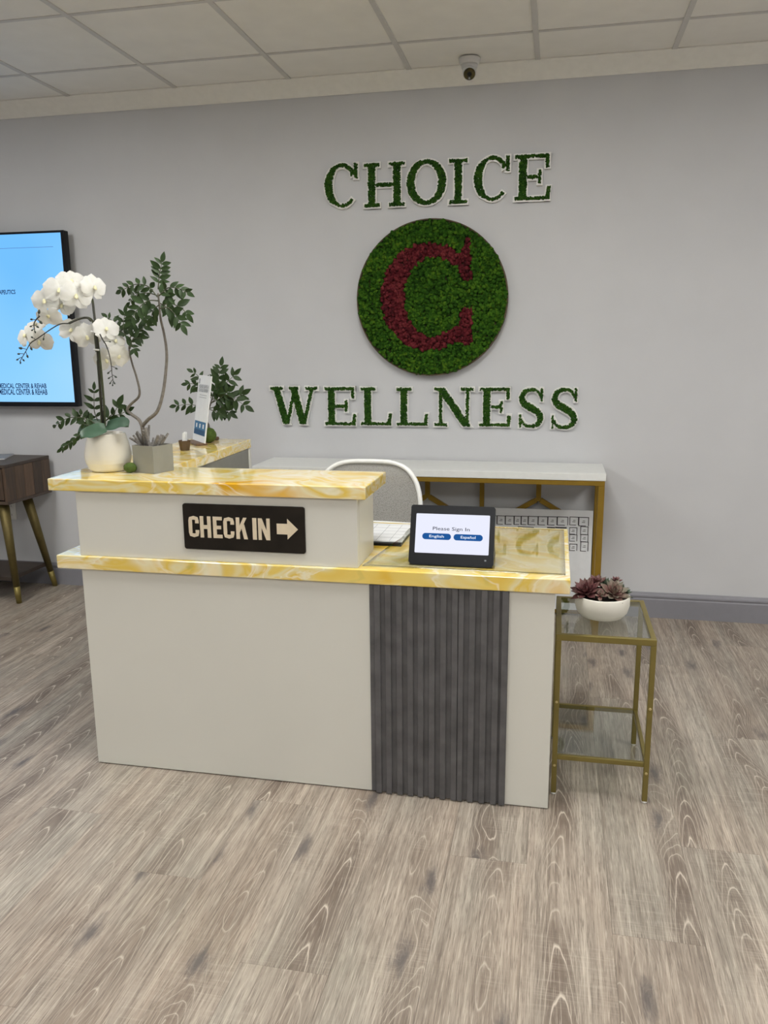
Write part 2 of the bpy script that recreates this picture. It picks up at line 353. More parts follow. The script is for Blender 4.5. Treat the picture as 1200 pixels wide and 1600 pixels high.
def tag(o, label, cat, group=None):
    o['label'] = label; o['category'] = cat
    if group: o['group'] = group
    return o
def struct(o):
    o['kind'] = 'structure'; return o
def catmull(pts, n):
    pts = [Vector(p) for p in pts]; P = [pts[0]*2-pts[1]] + pts + [pts[-1]*2-pts[-2]]; out = []
    for i in range(1, len(P)-2):
        for k in range(n):
            t = k/n; a, b, c, d = P[i-1:i+3]
            out.append(0.5*((2*b)+(c-a)*t+(2*a-5*b+4*c-d)*t*t+(3*b-a-3*c+d)*t**3))
    out.append(pts[-1]); return out
def tube_geo(pts, radii, seg=8, cap=True):
    pts = [Vector(p) for p in pts]; n = len(pts)
    if isinstance(radii, (int, float)): radii = [radii]*n
    V, Fc = [], []; up = None
    for i, p in enumerate(pts):
        t = (pts[min(i+1, n-1)] - pts[max(i-1, 0)]).normalized()
        if up is None:
            up = Vector((0, 0, 1)) if abs(t.z) < 0.9 else Vector((1, 0, 0))
        a = (up - t*up.dot(t)).normalized(); b = t.cross(a); up = a
        for k in range(seg):
            th = 2*PI*k/seg; V.append(p + (a*math.cos(th)+b*math.sin(th))*radii[i])
    for i in range(n-1):
        for k in range(seg):
            k2 = (k+1) % seg; Fc.append((i*seg+k, i*seg+k2, (i+1)*seg+k2, (i+1)*seg+k))
    if cap:
        Fc.append(tuple(reversed(range(seg)))); Fc.append(tuple((n-1)*seg+k for k in range(seg)))
    return V, Fc
def tube(name, pts, radii, mat, parent=None, seg=8):
    V, Fc = tube_geo(pts, radii, seg); return part(name, V, Fc, mat, parent, True)
def lathe(name, prof, c, mat, parent=None, seg=40, smooth=True):
    V, Fc = [], []; n = len(prof)
    for r, z in prof:
        for k in range(seg):
            th = 2*PI*k/seg; V.append((c[0]+r*math.cos(th), c[1]+r*math.sin(th), c[2]+z))
    for i in range(n-1):
        for k in range(seg):
            k2 = (k+1) % seg; Fc.append((i*seg+k, i*seg+k2, (i+1)*seg+k2, (i+1)*seg+k))
    if prof[0][0] > 1e-6: Fc.append(tuple(reversed(range(seg))))
    if prof[-1][0] > 1e-6: Fc.append(tuple((n-1)*seg+k for k in range(seg)))
    return part(name, V, Fc, mat, parent, smooth)
def extrude_polys(polys, to3, front, back):
    """flat outlines -> solid plates; to3(x, y, d) places them"""
    V, Fc = [], []; f0 = front; sg = 1 if front > back else -1
    for ip, P in enumerate(polys):
        front = f0 + sg*0.00008*(ip % 9)
        a = sum(P[i][0]*P[(i+1) % len(P)][1]-P[(i+1) % len(P)][0]*P[i][1] for i in range(len(P)))
        if a < 0: P = P[::-1]
        n = len(P); o = len(V)
        V += [to3(x, y, front) for x, y in P] + [to3(x, y, back) for x, y in P]
        Fc.append(tuple(range(o, o+n))); Fc.append(tuple(reversed(range(o+n, o+2*n))))
        for i in range(n):
            j = (i+1) % n; Fc.append((o+i, o+n+i, o+n+j, o+j))
    return V, Fc
def frame_M(pos, ydir, zdir, s=1.0):
    y = Vector(ydir).normalized(); z = Vector(zdir); z = (z - y*z.dot(y))
    if z.length < 1e-5: z = Vector((0.3, -1, 0.2)) - y*Vector((0.3, -1, 0.2)).dot(y)
    z.normalize(); x = y.cross(z)
    R = Matrix((x, y, z)).transposed().to_4x4()
    S = Matrix.Diagonal((s, s, s, 1)) if isinstance(s, (int, float)) else Matrix.Diagonal((*s, 1))
    return Matrix.Translation(pos) @ R @ S
def text_mesh(body, size=1.0, extrude=0.0, offset=0.0, align='CENTER'):
    c = bpy.data.curves.new('lettering', 'FONT'); c.body = body; c.size = size; c.extrude = extrude; c.offset = offset
    c.align_x = align; c.align_y = 'CENTER'; c.resolution_u = 3
    o = bpy.data.objects.new('lettering', c); col.objects.link(o)
    dg = bpy.context.evaluated_depsgraph_get(); dg.update()
    me = bpy.data.meshes.new_from_object(o.evaluated_get(dg)); me.materials.clear()
    bpy.data.objects.remove(o); bpy.data.curves.remove(c); return me
def fit_text(name, body, origin, xdir, ydir, width, height, mat, parent, offset=0.0, align='CENTER'):
    """text scaled so that it spans width x height (metres) around/from origin"""
    me = text_mesh(body, 1.0, 0.0, offset, align)
    co = np.zeros(len(me.vertices)*3); me.vertices.foreach_get('co', co); co = co.reshape(-1, 3)
    lo, hi = co.min(0), co.max(0); co[:, :2] = (co[:, :2]-(lo[:2]+hi[:2])/2)/(hi[:2]-lo[:2])*np.array([width, height])
    me.vertices.foreach_set('co', co.ravel()); me.update()
    x = Vector(xdir).normalized(); y = Vector(ydir).normalized(); z = x.cross(y)
    Mx = Matrix.Translation(origin) @ Matrix((x, y, z)).transposed().to_4x4()
    return add(name, me, mat, parent, Mx)

# ------------------------------------------------------------------ dimensions
XL, XR, YF = -4.75, 3.25, -9.2                # side walls, wall behind the camera
ZC = 2.7606; PITCH_T = 0.617; GX0, GY0 = 0.158, -0.46
ZU, ZL = 1.0225, 0.762                        # desk ledge and desk top

# ------------------------------------------------------------------ floor
fl = struct(box('floor', XL, XR, YF, 0.0, -0.10, -0.004, M['brownwood']))
PW, PL = 0.22, 1.42
plank_meshes = {}
def plank(x0, x1, y0, y1):
    key = (round(x1-x0, 3), round(y1-y0, 3))
    if key not in plank_meshes:
        bm = bmesh.new(); w, l = x1-x0-0.0006, y1-y0-0.0006
        bm_box(bm, -w/2, w/2, -l/2, l/2, -0.004, 0.0)
        me = bpy.data.meshes.new('plank'); bm.to_mesh(me); bm.free(); me.materials.append(M['plank']); plank_meshes[key] = me
    add('plank', plank_meshes[key], None, fl, Matrix.Translation(((x0+x1)/2, (y0+y1)/2, 0)))
i = 0; xx = 0.036 - PW*22
offs = [0.0, 0.52, 0.17, 0.80, 0.36, 0.66]
while xx < XR:
    x0, x1 = max(xx, XL), min(xx+PW, XR)
    if x1-x0 > 0.01:
        k = round((xx-0.036)/PW)
        y = -2.277 - offs[k % 6]*PL + 3*PL
        if k % 6 == 3: y = -2.107 + 3*PL
        while y > YF:
            a, b_ = max(y-PL, YF), min(y, 0.0)
            if b_-a > 0.004: plank(x0, x1, a, b_)
            y -= PL
    xx += PW

# ------------------------------------------------------------------ walls
struct(box('wall_back', XL-0.1, XR+0.1, 0.0, 0.12, -0.1, ZC+0.15, M['wall']))
struct(box('wall_left', XL-0.12, XL, YF, 0.0, -0.1, ZC+0.15, M['wall']))
struct(box('wall_right', XR, XR+0.12, YF, 0.0, -0.1, ZC+0.15, M['wall']))
bm = bmesh.new()
bm_box(bm, XL-0.1, DOOR_X0, YF-0.12, YF, -0.1, ZC+0.15); bm_box(bm, DOOR_X1, XR+0.1, YF-0.12, YF, -0.1, ZC+0.15)
bm_box(bm, DOOR_X0, DOOR_X1, YF-0.12, YF, DOOR_Z1, ZC+0.15); bm_box(bm, DOOR_X0, DOOR_X1, YF-0.12, YF, -0.1, -0.001)
struct(bm_part('wall_front', bm, M['wall']))
dr1 = struct(add('added_door_1', None, None, None, Matrix.Translation(((DOOR_X0+DOOR_X1)/2, YF-0.05, 0))))  # made-up door with a small pane; nothing shines through it
bm = bmesh.new()
for q in ((DOOR_X0+.002, 1.625, .002, DOOR_Z1-.002), (1.975, DOOR_X1-.002, .002, DOOR_Z1-.002), (1.625, 1.975, .002, 1.2), (1.625, 1.975, 1.8, DOOR_Z1-.002)):
    bm_box(bm, q[0], q[1], YF-0.08, YF-0.03, q[2], q[3])
bm_part('added_door_panel', bm, M['lam'], dr1)
box('added_door_pane', 1.6255, 1.9745, YF-0.058, YF-0.052, 1.2005, 1.7995, M['glass'], dr1)
tube('added_door_handle', [(DOOR_X0+.06, YF-.005, .8), (DOOR_X0+.06, YF-.005, 1.3)], .012, M['tbar'], dr1, 10)

def extruded_profile(name, prof, a, b, inward, mat):
    """prof: (out from wall, z) points; run from a to b along the wall; inward = unit vector into the room"""
    V, Fc = [], []; n = len(prof); inward = Vector(inward)
    for base in (Vector(a), Vector(b)):
        for d, z in prof: V.append(base + inward*d + Vector((0, 0, z)))
    for k in range(n):
        j = (k+1) % n; Fc.append((k, j, n+j, n+k))
    Fc.append(tuple(range(n))); Fc.append(tuple(reversed(range(n, 2*n))))
    o = struct(part(name, V, Fc, mat)); return o
BB = [(0, 0), (0.016, 0), (0.016, 0.100), (0.013, 0.104), (0.013, 0.110), (0.017, 0.114), (0.016, 0.122), (0.010, 0.128), (0.006, 0.137), (0, 0.137)]
extruded_profile('baseboard_back', BB, (XL, 0, 0), (XR, 0, 0), (0, -1, 0), M['base'])
extruded_profile('baseboard_left', BB, (XL, YF, 0), (XL, -0.02, 0), (1, 0, 0), M['base'])
extruded_profile('baseboard_right', BB, (XR, YF, 0), (XR, -0.02, 0), (-1, 0, 0), M['base'])
extruded_profile('trim_1', [(0, ZC-0.064), (0.008, ZC-0.066), (0.016, ZC-0.058), (0.092, ZC-0.008), (0.100, ZC-0.001), (0.100, ZC+0.012), (0, ZC+0.012)], (XL, 0, 0), (XR, 0, 0), (0, -1, 0), M['cornice'])

# ------------------------------------------------------------------ ceiling
ce = struct(box('ceiling', XL, XR, YF, 0.0, ZC+0.016, ZC+0.12, M['tile']))
gx = [GX0 + PITCH_T*k for k in range(-12, 8)]; gx = [XL] + [g for g in gx if XL+0.05 < g < XR-0.05] + [XR]
gy = [GY0 - PITCH_T*k for k in range(0, 20)]; gy = [-0.10] + [g for g in gy if g > YF+0.05] + [YF]
# cells taken by the lamps: (column index from GX0, row index from GY0), two rows each
lamp_cells = []
lamp_cells = [(-5, 2), (-1, 2), (3, 2), (-5, 7), (-1, 7), (3, 7)]
def cell_of(x, y): return (math.floor((x-GX0)/PITCH_T), math.floor((GY0-y)/PITCH_T))
lamp_set = {(c, r) for c, r in lamp_cells} | {(c, r+1) for c, r in lamp_cells}
tile_meshes = {}
for a in range(len(gx)-1):
    for b_ in range(len(gy)-1):
        x0, x1, y1, y0 = gx[a], gx[a+1], gy[b_], gy[b_+1]
        cc = cell_of((x0+x1)/2, (y0+y1)/2)
        if cc in lamp_set: continue
        key = (round(x1-x0, 3), round(y1-y0, 3))
        if key not in tile_meshes:
            bm = bmesh.new(); w, l = x1-x0, y1-y0
            bm_box(bm, -w/2+0.006, w/2-0.006, -l/2+0.006, l/2-0.006, 0.002, 0.0155)
            me = bpy.data.meshes.new('ceiling_tile'); bm.to_mesh(me); bm.free(); me.materials.append(M['tile']); tile_meshes[key] = me
        add('ceiling_tile', tile_meshes[key], None, ce, Matrix.Translation(((x0+x1)/2, (y0+y1)/2, ZC)))
for g in gx[1:-1]: box('main_grid_bar', g-0.012, g+0.012, YF, -0.102, ZC-0.003, ZC+0.0155, M['tbar'], ce)
cross = {}
for g in gy[1:-1]:
    for a in range(len(gx)-1):
        x0, x1 = gx[a]+0.0122, gx[a+1]-0.0122
        c1 = cell_of((x0+x1)/2, g+0.1); c2 = cell_of((x0+x1)/2, g-0.1)
        if (c1 in lamp_set and c2 in lamp_set and (c2[0], c2[1]) not in set(lamp_cells)): continue
        key = round(x1-x0, 3)
        if key not in cross:
            bm = bmesh.new(); bm_box(bm, -(x1-x0)/2, (x1-x0)/2, -0.010, 0.010, -0.0015, 0.0155)
            me = bpy.data.meshes.new('cross_grid_bar'); bm.to_mesh(me); bm.free(); me.materials.append(M['tbar']); cross[key] = me
        add('cross_grid_bar', cross[key], None, ce, Matrix.Translation(((x0+x1)/2, g, ZC)))
for c, r in lamp_cells:
    x0 = GX0 + PITCH_T*c; y1 = GY0 - PITCH_T*r; y0 = y1-2*PITCH_T
    t = thing('ceiling_light_offscreen', 'flat white recessed LED panel lit in the tiled ceiling', 'ceiling light', (x0+PITCH_T/2, (y0+y1)/2, ZC), 'recessed ceiling light panels')
    bm = bmesh.new()
    e0, e1, f0, f1 = x0+0.0125, x0+PITCH_T-0.0125, y0+0.0105, y1-0.0105
    for q in ((e0, e0+0.02, f0, f1), (e1-0.02, e1, f0, f1), (e0+0.02, e1-0.02, f0, f0+0.02), (e0+0.02, e1-0.02, f1-0.02, f1)):
        bm_box(bm, *q, ZC+0.001, ZC+0.0155)
    bm_part('frame', bm, M['white_plastic'], t)
    box('diffuser_offscreen', e0+0.02, e1-0.02, f0+0.02, f1-0.02, ZC+0.005, ZC+0.012, M['diffuser'], t)

# ------------------------------------------------------------------ reception desk
YB = -1.985; YS = -1.999                       # body face, slab edge
XBL, XBR = -1.254, 0.3115
desk = thing('reception_desk', 'white L-shaped reception desk with yellow onyx ledges and a grey slatted front', 'reception desk', (-0.5, -1.8, 0))
T_L, T_U = 0.046, 0.040
zl0, zu0 = ZL-T_L, ZU-T_U
box('front_panel', XBL, XBR, YB, YB+0.03, 0.003, zl0, M['lam'], desk, 0.0015)
box('end_panel', XBR-0.03, XBR, YB+0.0305, -1.34, 0.003, zl0, M['lam'], desk, 0.0015)
box('side_panel', XBL, XBL+0.03, YB+0.0305, -0.86, 0.003, zl0, M['lam'], desk, 0.0015)
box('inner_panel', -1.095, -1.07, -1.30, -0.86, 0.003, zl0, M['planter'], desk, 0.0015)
box('return_end_panel', XBL+0.031, -1.071, -0.885, -0.86, 0.003, zl0, M['lam'], desk, 0.0015)
# lower worktop: L outline, solid slab
def slab(name, pts, z0, z1, bev):
    bm = bmesh.new(); vv = [bm.verts.new((x, y, z0)) for x, y in pts]; f = bm.faces.new(vv)
    r = bmesh.ops.extrude_face_region(bm, geom=[f])
    bmesh.ops.translate(bm, vec=(0, 0, z1-z0), verts=[v for v in r['geom'] if isinstance(v, bmesh.types.BMVert)])
    bmesh.ops.recalc_face_normals(bm, faces=bm.faces)
    bmesh.ops.bevel(bm, geom=bm.edges[:], offset=bev, segments=2, affect='EDGES', profile=0.5)
    return bm_part(name, bm, M['onyx'], desk)
slab('lower_countertop', [(-1.336, YS), (0.3545, YS), (0.3545, -1.317), (-1.045, -1.317), (-1.045, -0.84), (-1.336, -0.84)], zl0, ZL, 0.003)
slab('upper_countertop', [(-1.343, YS), (-0.264, YS), (-0.264, -1.689), (-1.052, -1.689), (-1.078, -0.826), (-1.372, -0.826)], zu0, ZU, 0.003)
box('upper_front_panel', XBL, -0.294, YB, YB+0.025, ZL, zu0, M['lam'], desk, 0.0015)
box('upper_end_panel', -0.319, -0.294, YB+0.0255, -1.757, ZL, zu0, M['lam'], desk, 0.0015)
box('upper_side_panel', XBL, XBL+0.025, YB+0.0255, -0.86, ZL, zu0, M['lam'], desk, 0.0015)
box('upper_back_panel', XBL+0.026, -0.320, -1.780, -1.757, ZL, zu0, M['lam'], desk, 0.0015)
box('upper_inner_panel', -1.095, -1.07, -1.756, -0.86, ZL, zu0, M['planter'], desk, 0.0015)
box('upper_return_end_panel', XBL+0.026, -1.066, -0.885, -0.86, ZL, zu0, M['lam'], desk, 0.0015)
# slatted grey panel
SX0, SX1 = -0.258, 0.176
sp_ = box('slat_panel', SX0, SX1, YB-0.003, YB-0.0002, 0.006, zl0-0.001, M['slat'], desk)
sp_['label'] = 'grey slatted cladding panel'
edges_u = [62, 130, 195, 262, 328, 390, 458, 525, 592, 627, 693, 762, 832, 882]
ex = [SX0 + (u-62)/(882-62)*(SX1-SX0) for u in edges_u]
for k in range(13):
    x1 = ex[k+1]; w = min(0.0185, ex[k+1]-ex[k]-0.002)
    if k == 8: w = 0.0165
    box('slat', x1-w-0.001, x1-0.001, YB-0.0115, YB-0.003, 0.004, zl0-0.001, M['slat'], sp_, 0.001)

# CHECK IN plaque
def ribbon(pts, wid, e=0.0, closed=False):
    pts = [Vector((p[0], p[1])) for p in pts]; n = len(pts)
    if isinstance(wid, (int, float)): wid = [wid]*n
    if not closed and e:
        pts[0] = pts[0] + (pts[0]-pts[1]).normalized()*e; pts[-1] = pts[-1] + (pts[-1]-pts[-2]).normalized()*e
    L, R_ = [], []
    for i in range(n):
        a = pts[(i-1) % n] if closed else pts[max(i-1, 0)]; b = pts[(i+1) % n] if closed else pts[min(i+1, n-1)]
        t = (b-a).normalized(); nn = Vector((-t.y, t.x))*(wid[i]/2+e)
        L.append(pts[i]+nn); R_.append(pts[i]-nn)
    out = []
    for i in range(n if closed else n-1):
        j = (i+1) % n; out.append([tuple(L[i]), tuple(R_[i]), tuple(R_[j]), tuple(L[j])])
    return out
def rect(x0, x1, y0, y1, e=0.0): return [(x0-e, y0-e), (x1+e, y0-e), (x1+e, y1+e), (x0-e, y1+e)]
def diag(xa, xb, t, e=0.0, y0=0.0, y1=1.0):   # parallelogram from (xa,y0) to (xb,y1), horizontal width t
    s = (xb-xa)/(y1-y0); he = e*math.sqrt(1+s*s)
    return [(xa-t/2-he-s*e, y0-e), (xa+t/2+he-s*e, y0-e), (xb+t/2+he+s*e, y1+e), (xb-t/2-he+s*e, y1+e)]
def block_letter(ch, w):
    t = 0.17
    if ch == 'C':
        c = [(w-t/2, 0.34), (w-t/2, 0.22), (w*0.86-0.03, 0.125), (w/2, t/2), (w*0.14+0.03, 0.125), (t/2, 0.22), (t/2, 0.5), (t/2, 0.78), (w*0.14+0.03, 0.875), (w/2, 1-t/2), (w*0.86-0.03, 0.875), (w-t/2, 0.78), (w-t/2, 0.66)]
        return ribbon(c, t)
    if ch == 'H': return [rect(0, t, 0, 1), rect(w-t, w, 0, 1), rect(t, w-t, 0.41, 0.59)]
    if ch == 'E': return [rect(0, t, 0, 1), rect(t, w, 0, 0.16), rect(t, w, 0.84, 1), rect(t, w*0.88, 0.42, 0.58)]
    if ch == 'I': return [rect(0, w, 0, 1)]
    if ch == 'K': return [rect(0, t, 0, 1), [(t, 0.30), (t, 0.62), (w-t*1.05, 1.0), (w*0.97, 1.0)], [(t*1.5, 0.56), (t*2.3, 0.70), (w*1.02, 0.0), (w*1.02-t*1.05, 0.0)]]
    if ch == 'N': return [rect(0, t*0.92, 0, 1), rect(w-t*0.92, w, 0, 1), [(0, 1), (t*1.05, 1), (w, 0), (w-t*1.05, 0)]]
PX0, PX1, PZ0, PZ1 = -0.8705, -0.4615, 0.8025, 0.9525
plq = thing('check_in_sign', 'black rounded plaque with cream CHECK IN lettering and arrow on the desk front', 'sign', ((PX0+PX1)/2, YB-0.004, PZ0))
rr = 0.008; outl = []
for cx_, cz_, a0 in ((PX1-rr, PZ0+rr, -PI/2), (PX1-rr, PZ1-rr, 0), (PX0+rr, PZ1-rr, PI/2), (PX0+rr, PZ0+rr, PI)):
    for k in range(6): outl.append((cx_+rr*math.cos(a0+k/5*PI/2), cz_+rr*math.sin(a0+k/5*PI/2)))
V, Fc = extrude_polys([outl], lambda x, y, d: (x, d, y), YB-0.0065, YB-0.0002); part('plaque', V, Fc, M['sign_black'], plq)
SW, SH = PX1-PX0, PZ1-PZ0
def on_plaque(x, y, d): return (x, d, y)
for ch, u0, u1 in (('C', .046, .131), ('H', .142, .232), ('E', .251, .326), ('C', .338, .426), ('K', .442, .534), ('I', .578, .611), ('N', .624, .719)):
    h = 0.070; z0 = PZ0 + SH*0.5 - h/2; x0 = PX0+SW*u0; w = SW*(u1-u0)/h
    polys = [[(x0+a*h, z0+b*h) for a, b in P] for P in block_letter(ch, w)]
    V, Fc = extrude_polys(polys, on_plaque, YB-0.0085, YB-0.0064); part('letter', V, Fc, M['sign_cream'], plq)
ax0, ax1, az = PX0+SW*.775, PX0+SW*.945, PZ0+SH*.52
arr = [(ax0, az-0.017), (ax0+0.035, az-0.017), (ax0+0.035, az-0.033), (ax1, az), (ax0+0.035, az+0.033), (ax0+0.035, az+0.017), (ax0, az+0.017)]
V, Fc = extrude_polys([arr], on_plaque, YB-0.0085, YB-0.0064); part('arrow', V, Fc, M['sign_cream'], plq)

# ------------------------------------------------------------------ moss lettering
ICO = bmesh.new(); bmesh.ops.create_icosphere(ICO, subdivisions=2, radius=1.0)
ICO.verts.index_update(); IV = np.array([v.co[:] for v in ICO.verts]); IF = np.array([[v.index for v in f.verts] for f in ICO.faces]); ICO.free()
def clumps(name, centers, radii, mat, parent):
    n = len(centers); nv = len(IV)
    jit = 1 + rng.uniform(-0.24, 0.24, (n, nv, 1))
    sc = radii[:, None, None]*jit*rng.uniform(0.85, 1.2, (n, 1, 3))
    V = centers[:, None, :] + IV[None]*sc
    Fa = IF[None] + (np.arange(n)*nv)[:, None, None]
    c = np.array([centers[:, 0].mean(), centers[:, 1].max(), centers[:, 2].min()])
    V = (V-c).reshape(-1, 3); Fa = Fa.reshape(-1, 3)
    me = bpy.data.meshes.new(name); me.vertices.add(len(V)); me.vertices.foreach_set('co', V.ravel())
    me.loops.add(len(Fa)*3); me.loops.foreach_set('vertex_index', Fa.ravel().astype(np.int32))
    me.polygons.add(len(Fa)); me.polygons.foreach_set('loop_start', np.arange(0, len(Fa)*3, 3, dtype=np.int32))
    me.polygons.foreach_set('use_smooth', np.ones(len(Fa), bool))
    me.update(calc_edges=True)
    o = add(name, me, mat, parent, Matrix.Translation(c)); o['kind'] = 'stuff'; return o
def in_poly(P, x, y):
    ins = np.zeros(x.shape, bool); n = len(P)
    for i in range(n):
        x0, y0 = P[i]; x1, y1 = P[(i+1) % n]
        if y0 == y1: continue
        c = ((y0 > y) != (y1 > y)) & (x < (x1-x0)*(y-y0)/(y1-y0)+x0); ins ^= c
    return ins
def serif_letter(ch, w, e=0.0):
    T, t, s = 0.185, 0.10, 0.085               # thick, thin, serif
    def arc(a0, a1, cx, cy, rx, ry, n, taper=False):
        pts, wd = [], []
        for k in range(n+1):
            a = math.radians(a0+(a1-a0)*k/n); pts.append((cx+rx*math.cos(a), cy+ry*math.sin(a))); wd.append(t+(T*1.05-t)*abs(math.cos(a))**1.3)
        return pts, wd
    P = []
    if ch == 'C':
        pts, wd = arc(30, 318, w/2+0.02, 0.5, w/2-T/2+0.01, 0.5-t/2, 22)
        for k in range(1, 8): wd[k] = min(wd[k], 0.10+0.0*k); wd[-k] = min(wd[-k], 0.085)
        P += ribbon(pts, wd, e); P.append(rect(w-0.10, w-0.01, 0.64, 0.985, e))
    elif ch == 'O':
        pts, wd = arc(0, 360, w/2, 0.5, w/2-T/2, 0.5-t/2, 28); P += ribbon(pts[:-1], wd[:-1], e, True)
    elif ch == 'I':
        P += [rect(w/2-T/2, w/2+T/2, 0, 1, e), rect(0, w, 0, s, e), rect(0, w, 1-s, 1, e)]
    elif ch == 'H':
        P += [rect(.10, .10+T, 0, 1, e), rect(w-.10-T, w-.10, 0, 1, e), rect(.10+T, w-.10-T, .45, .45+t, e)]
        for a in (0, w-T-.20):
            P += [rect(a, a+T+.20, 0, s, e), rect(a, a+T+.20, 1-s, 1, e)]
    elif ch == 'E':
        P += [rect(.10, .10+T, 0, 1, e), rect(0, w*.95, 1-s, 1, e), rect(0, w-.03, 0, s, e), rect(.1+T, w*.68, .46, .46+t*.9, e),
              rect(w*.64, w*.64+.08, .35, .66, e), rect(w*.95-.09, w*.95, .70, 1, e), [(w-.13-e, -e), (w-.03+e*.3, -e), (w+e, .30+e), (w-.09-e, .30+e)]]
    elif ch == 'L':
        P += [rect(.10, .10+T, 0, 1, e), rect(0, T+.22, 1-s, 1, e), rect(0, w-.03, 0, s, e), [(w-.14-e, -e), (w-.03+e*.3, -e), (w+e, .32+e), (w-.09-e, .32+e)]]
    elif ch == 'N':
        P += [rect(.12, .12+t*.9, 0, 1, e), rect(w-.12-t*.9, w-.12, 0, 1, e), diag(w-.17, .16, T*1.25, e), rect(0, .34, 0, s, e), rect(0, .20, 1-s, 1, e), rect(w-.34, w, 1-s, 1, e)]
    elif ch == 'W':
        P += [diag(w*.33, w*.13, T*1.05, e), diag(w*.35, w*.53, t, e), diag(w*.68, w*.49, T*1.05, e), diag(w*.70, w*.88, t, e), rect(0, w*.28, 1-s, 1, e), rect(w*.40, w*.60, 1-s, 1, e), rect(w*.74, w, 1-s, 1, e)]
    elif ch == 'S':
        pts = [(.86, .79), (.70, .925), (.48, .955), (.24, .89), (.15, .735), (.25, .60), (.5, .505), (.76, .39), (.86, .24), (.74, .09), (.5, .045), (.26, .085), (.13, .23)]
        wd = [.07, .08, .09, .12, .15, .17, .185, .17, .15, .12, .09, .08, .07]
        q = catmull([(a*w, b, 0) for a, b in pts], 3); ww = np.interp(np.linspace(0, 12, len(q)), range(13), wd)
        P += ribbon([(v.x, v.y) for v in q], list(ww), e)
        P += [rect(w*.84, w*.93, .66, .985, e), rect(w*.05, w*.14, .015, .34, e)]
    return P
ORD = {('CHOICE', 0): 'first C of', ('CHOICE', 4): 'second C of', ('WELLNESS', 1): 'first E of', ('WELLNESS', 5): 'second E of', ('WELLNESS', 2): 'first L of', ('WELLNESS', 3): 'second L of', ('WELLNESS', 6): 'first S of', ('WELLNESS', 7): 'second S of'}
def word(txt, spans, sc, ox, oy):
    for k, (ch, (u0, u1, v0, v1)) in enumerate(zip(txt, spans)):
        pm = lambda u, v: U(ox+u*sc, oy+v*sc, 1, -0.02)
        a = pm(u0, (v0+v1)/2); b = pm(u1, (v0+v1)/2); top = pm((u0+u1)/2, v0); bot = pm((u0+u1)/2, v1)
        x0, h, z0 = a.x, top.z-bot.z, bot.z; w = (b.x-a.x)/h
        name = ORD.get((txt, k), 'letter ' + ch + ' of')
        t = thing('moss_letter', 'green moss-covered %s the word %s on the grey wall' % (name, txt), 'letter', ((a.x+b.x)/2, -0.01, z0), 'green moss letters on the wall')
        P = [[(x0+p*h, z0+q*h) for p, q in poly] for poly in serif_letter(ch, w, 0.029)]
        V, Fc = extrude_polys(P, lambda x, y, d: (x, d, y), -0.017, -0.0003); part('backing', V, Fc, M['white_plastic'], t)
        P = [[(x0+p*h, z0+q*h) for p, q in poly] for poly in serif_letter(ch, w, -0.011)]
        st = 0.0050
        X_, Z_ = np.meshgrid(np.arange(x0, x0+w*h, st), np.arange(z0, z0+h, st)); X_ = X_.ravel(); Z_ = Z_.ravel()
        X_ = X_ + rng.uniform(-.4, .4, X_.shape)*st; Z_ = Z_ + rng.uniform(-.4, .4, Z_.shape)*st
        m_ = np.zeros(X_.shape, bool)
        for poly in P: m_ |= in_poly(poly, X_, Z_)
        X_, Z_ = X_[m_], Z_[m_]
        cs = np.stack([X_, -0.0185 - rng.uniform(0, .004, X_.shape), Z_], 1)
        clumps('moss', cs, rng.uniform(.0030, .0050, len(cs)), M['moss_letter'], t)
S4 = 520/1200
word('CHOICE', [(246, 369, 80, 243), (389, 536, 78, 238), (543, 686, 66, 231), (695, 763, 64, 227), (784, 916, 52, 219), (932, 1064, 48, 214)], S4, 400, 220)
word('WELLNESS', [(52, 224, 887, 1022), (247, 361, 888, 1026), (377, 490, 889, 1026), (507, 621, 890, 1027), (643, 785, 890, 1030), (805, 920, 890, 1030), (944, 1040, 890, 1036), (1061, 1163, 890, 1040)], S4, 400, 220)

# moss disc with the red C
DC = U(674, 466.5, 1, -0.03); DR = 0.3905; DX, DZ = DC.x, DC.z
disc = thing('moss_disc', 'round green moss wall panel with a large dark red letter C', 'wall panel', (DX, -0.02, DZ-DR))
def to_wall(x, y, d): return (DX+x, d, DZ+y)
circ = [(DR*math.cos(2*PI*k/96), DR*math.sin(2*PI*k/96)) for k in range(96)]
V, Fc = extrude_polys([circ], to_wall, -0.030, -0.0003); part('backing_board', V, Fc, M['rim'], disc)
V, Fc = [], []
for k in range(96):
    a = 2*PI*k/96
    for r, d in ((DR+0.0002, -0.0003), (DR+0.006, -0.0003), (DR+0.006, -0.044), (DR+0.0002, -0.044)): V.append(to_wall(r*math.cos(a), r*math.sin(a), d))
for k in range(96):
    j = (k+1) % 96
    for q in range(4):
        q2 = (q+1) % 4; Fc.append((k*4+q, j*4+q, j*4+q2, k*4+q2))
part('rim', V, Fc, M['rim'], disc)
pts, wd = [], []
for k in range(25):
    a = math.radians(47+266*k/24); pts.append((0.03+0.53*math.cos(a)*1.0-0.02, 0.015+0.605*math.sin(a))); wd.append(0.175+0.15*max(0, -math.cos(a))**1.2)
Cp = ribbon(pts, wd) + [[(.40, .26), (.45, .22), (.55, .22), (.52, .74), (.43, .74), (.40, .58), (.30, .56)], [(.40, -.14), (.56, -.13), (.56, -.56), (.50, -.62), (.42, -.58), (.28, -.52), (.38, -.36)]]
st = 0.0118
X_, Z_ = np.meshgrid(np.arange(-DR, DR, st), np.arange(-DR, DR, st)); X_ = X_.ravel(); Z_ = Z_.ravel()
X_ = X_ + rng.uniform(-.45, .45, X_.shape)*st; Z_ = Z_ + rng.uniform(-.45, .45, Z_.shape)*st
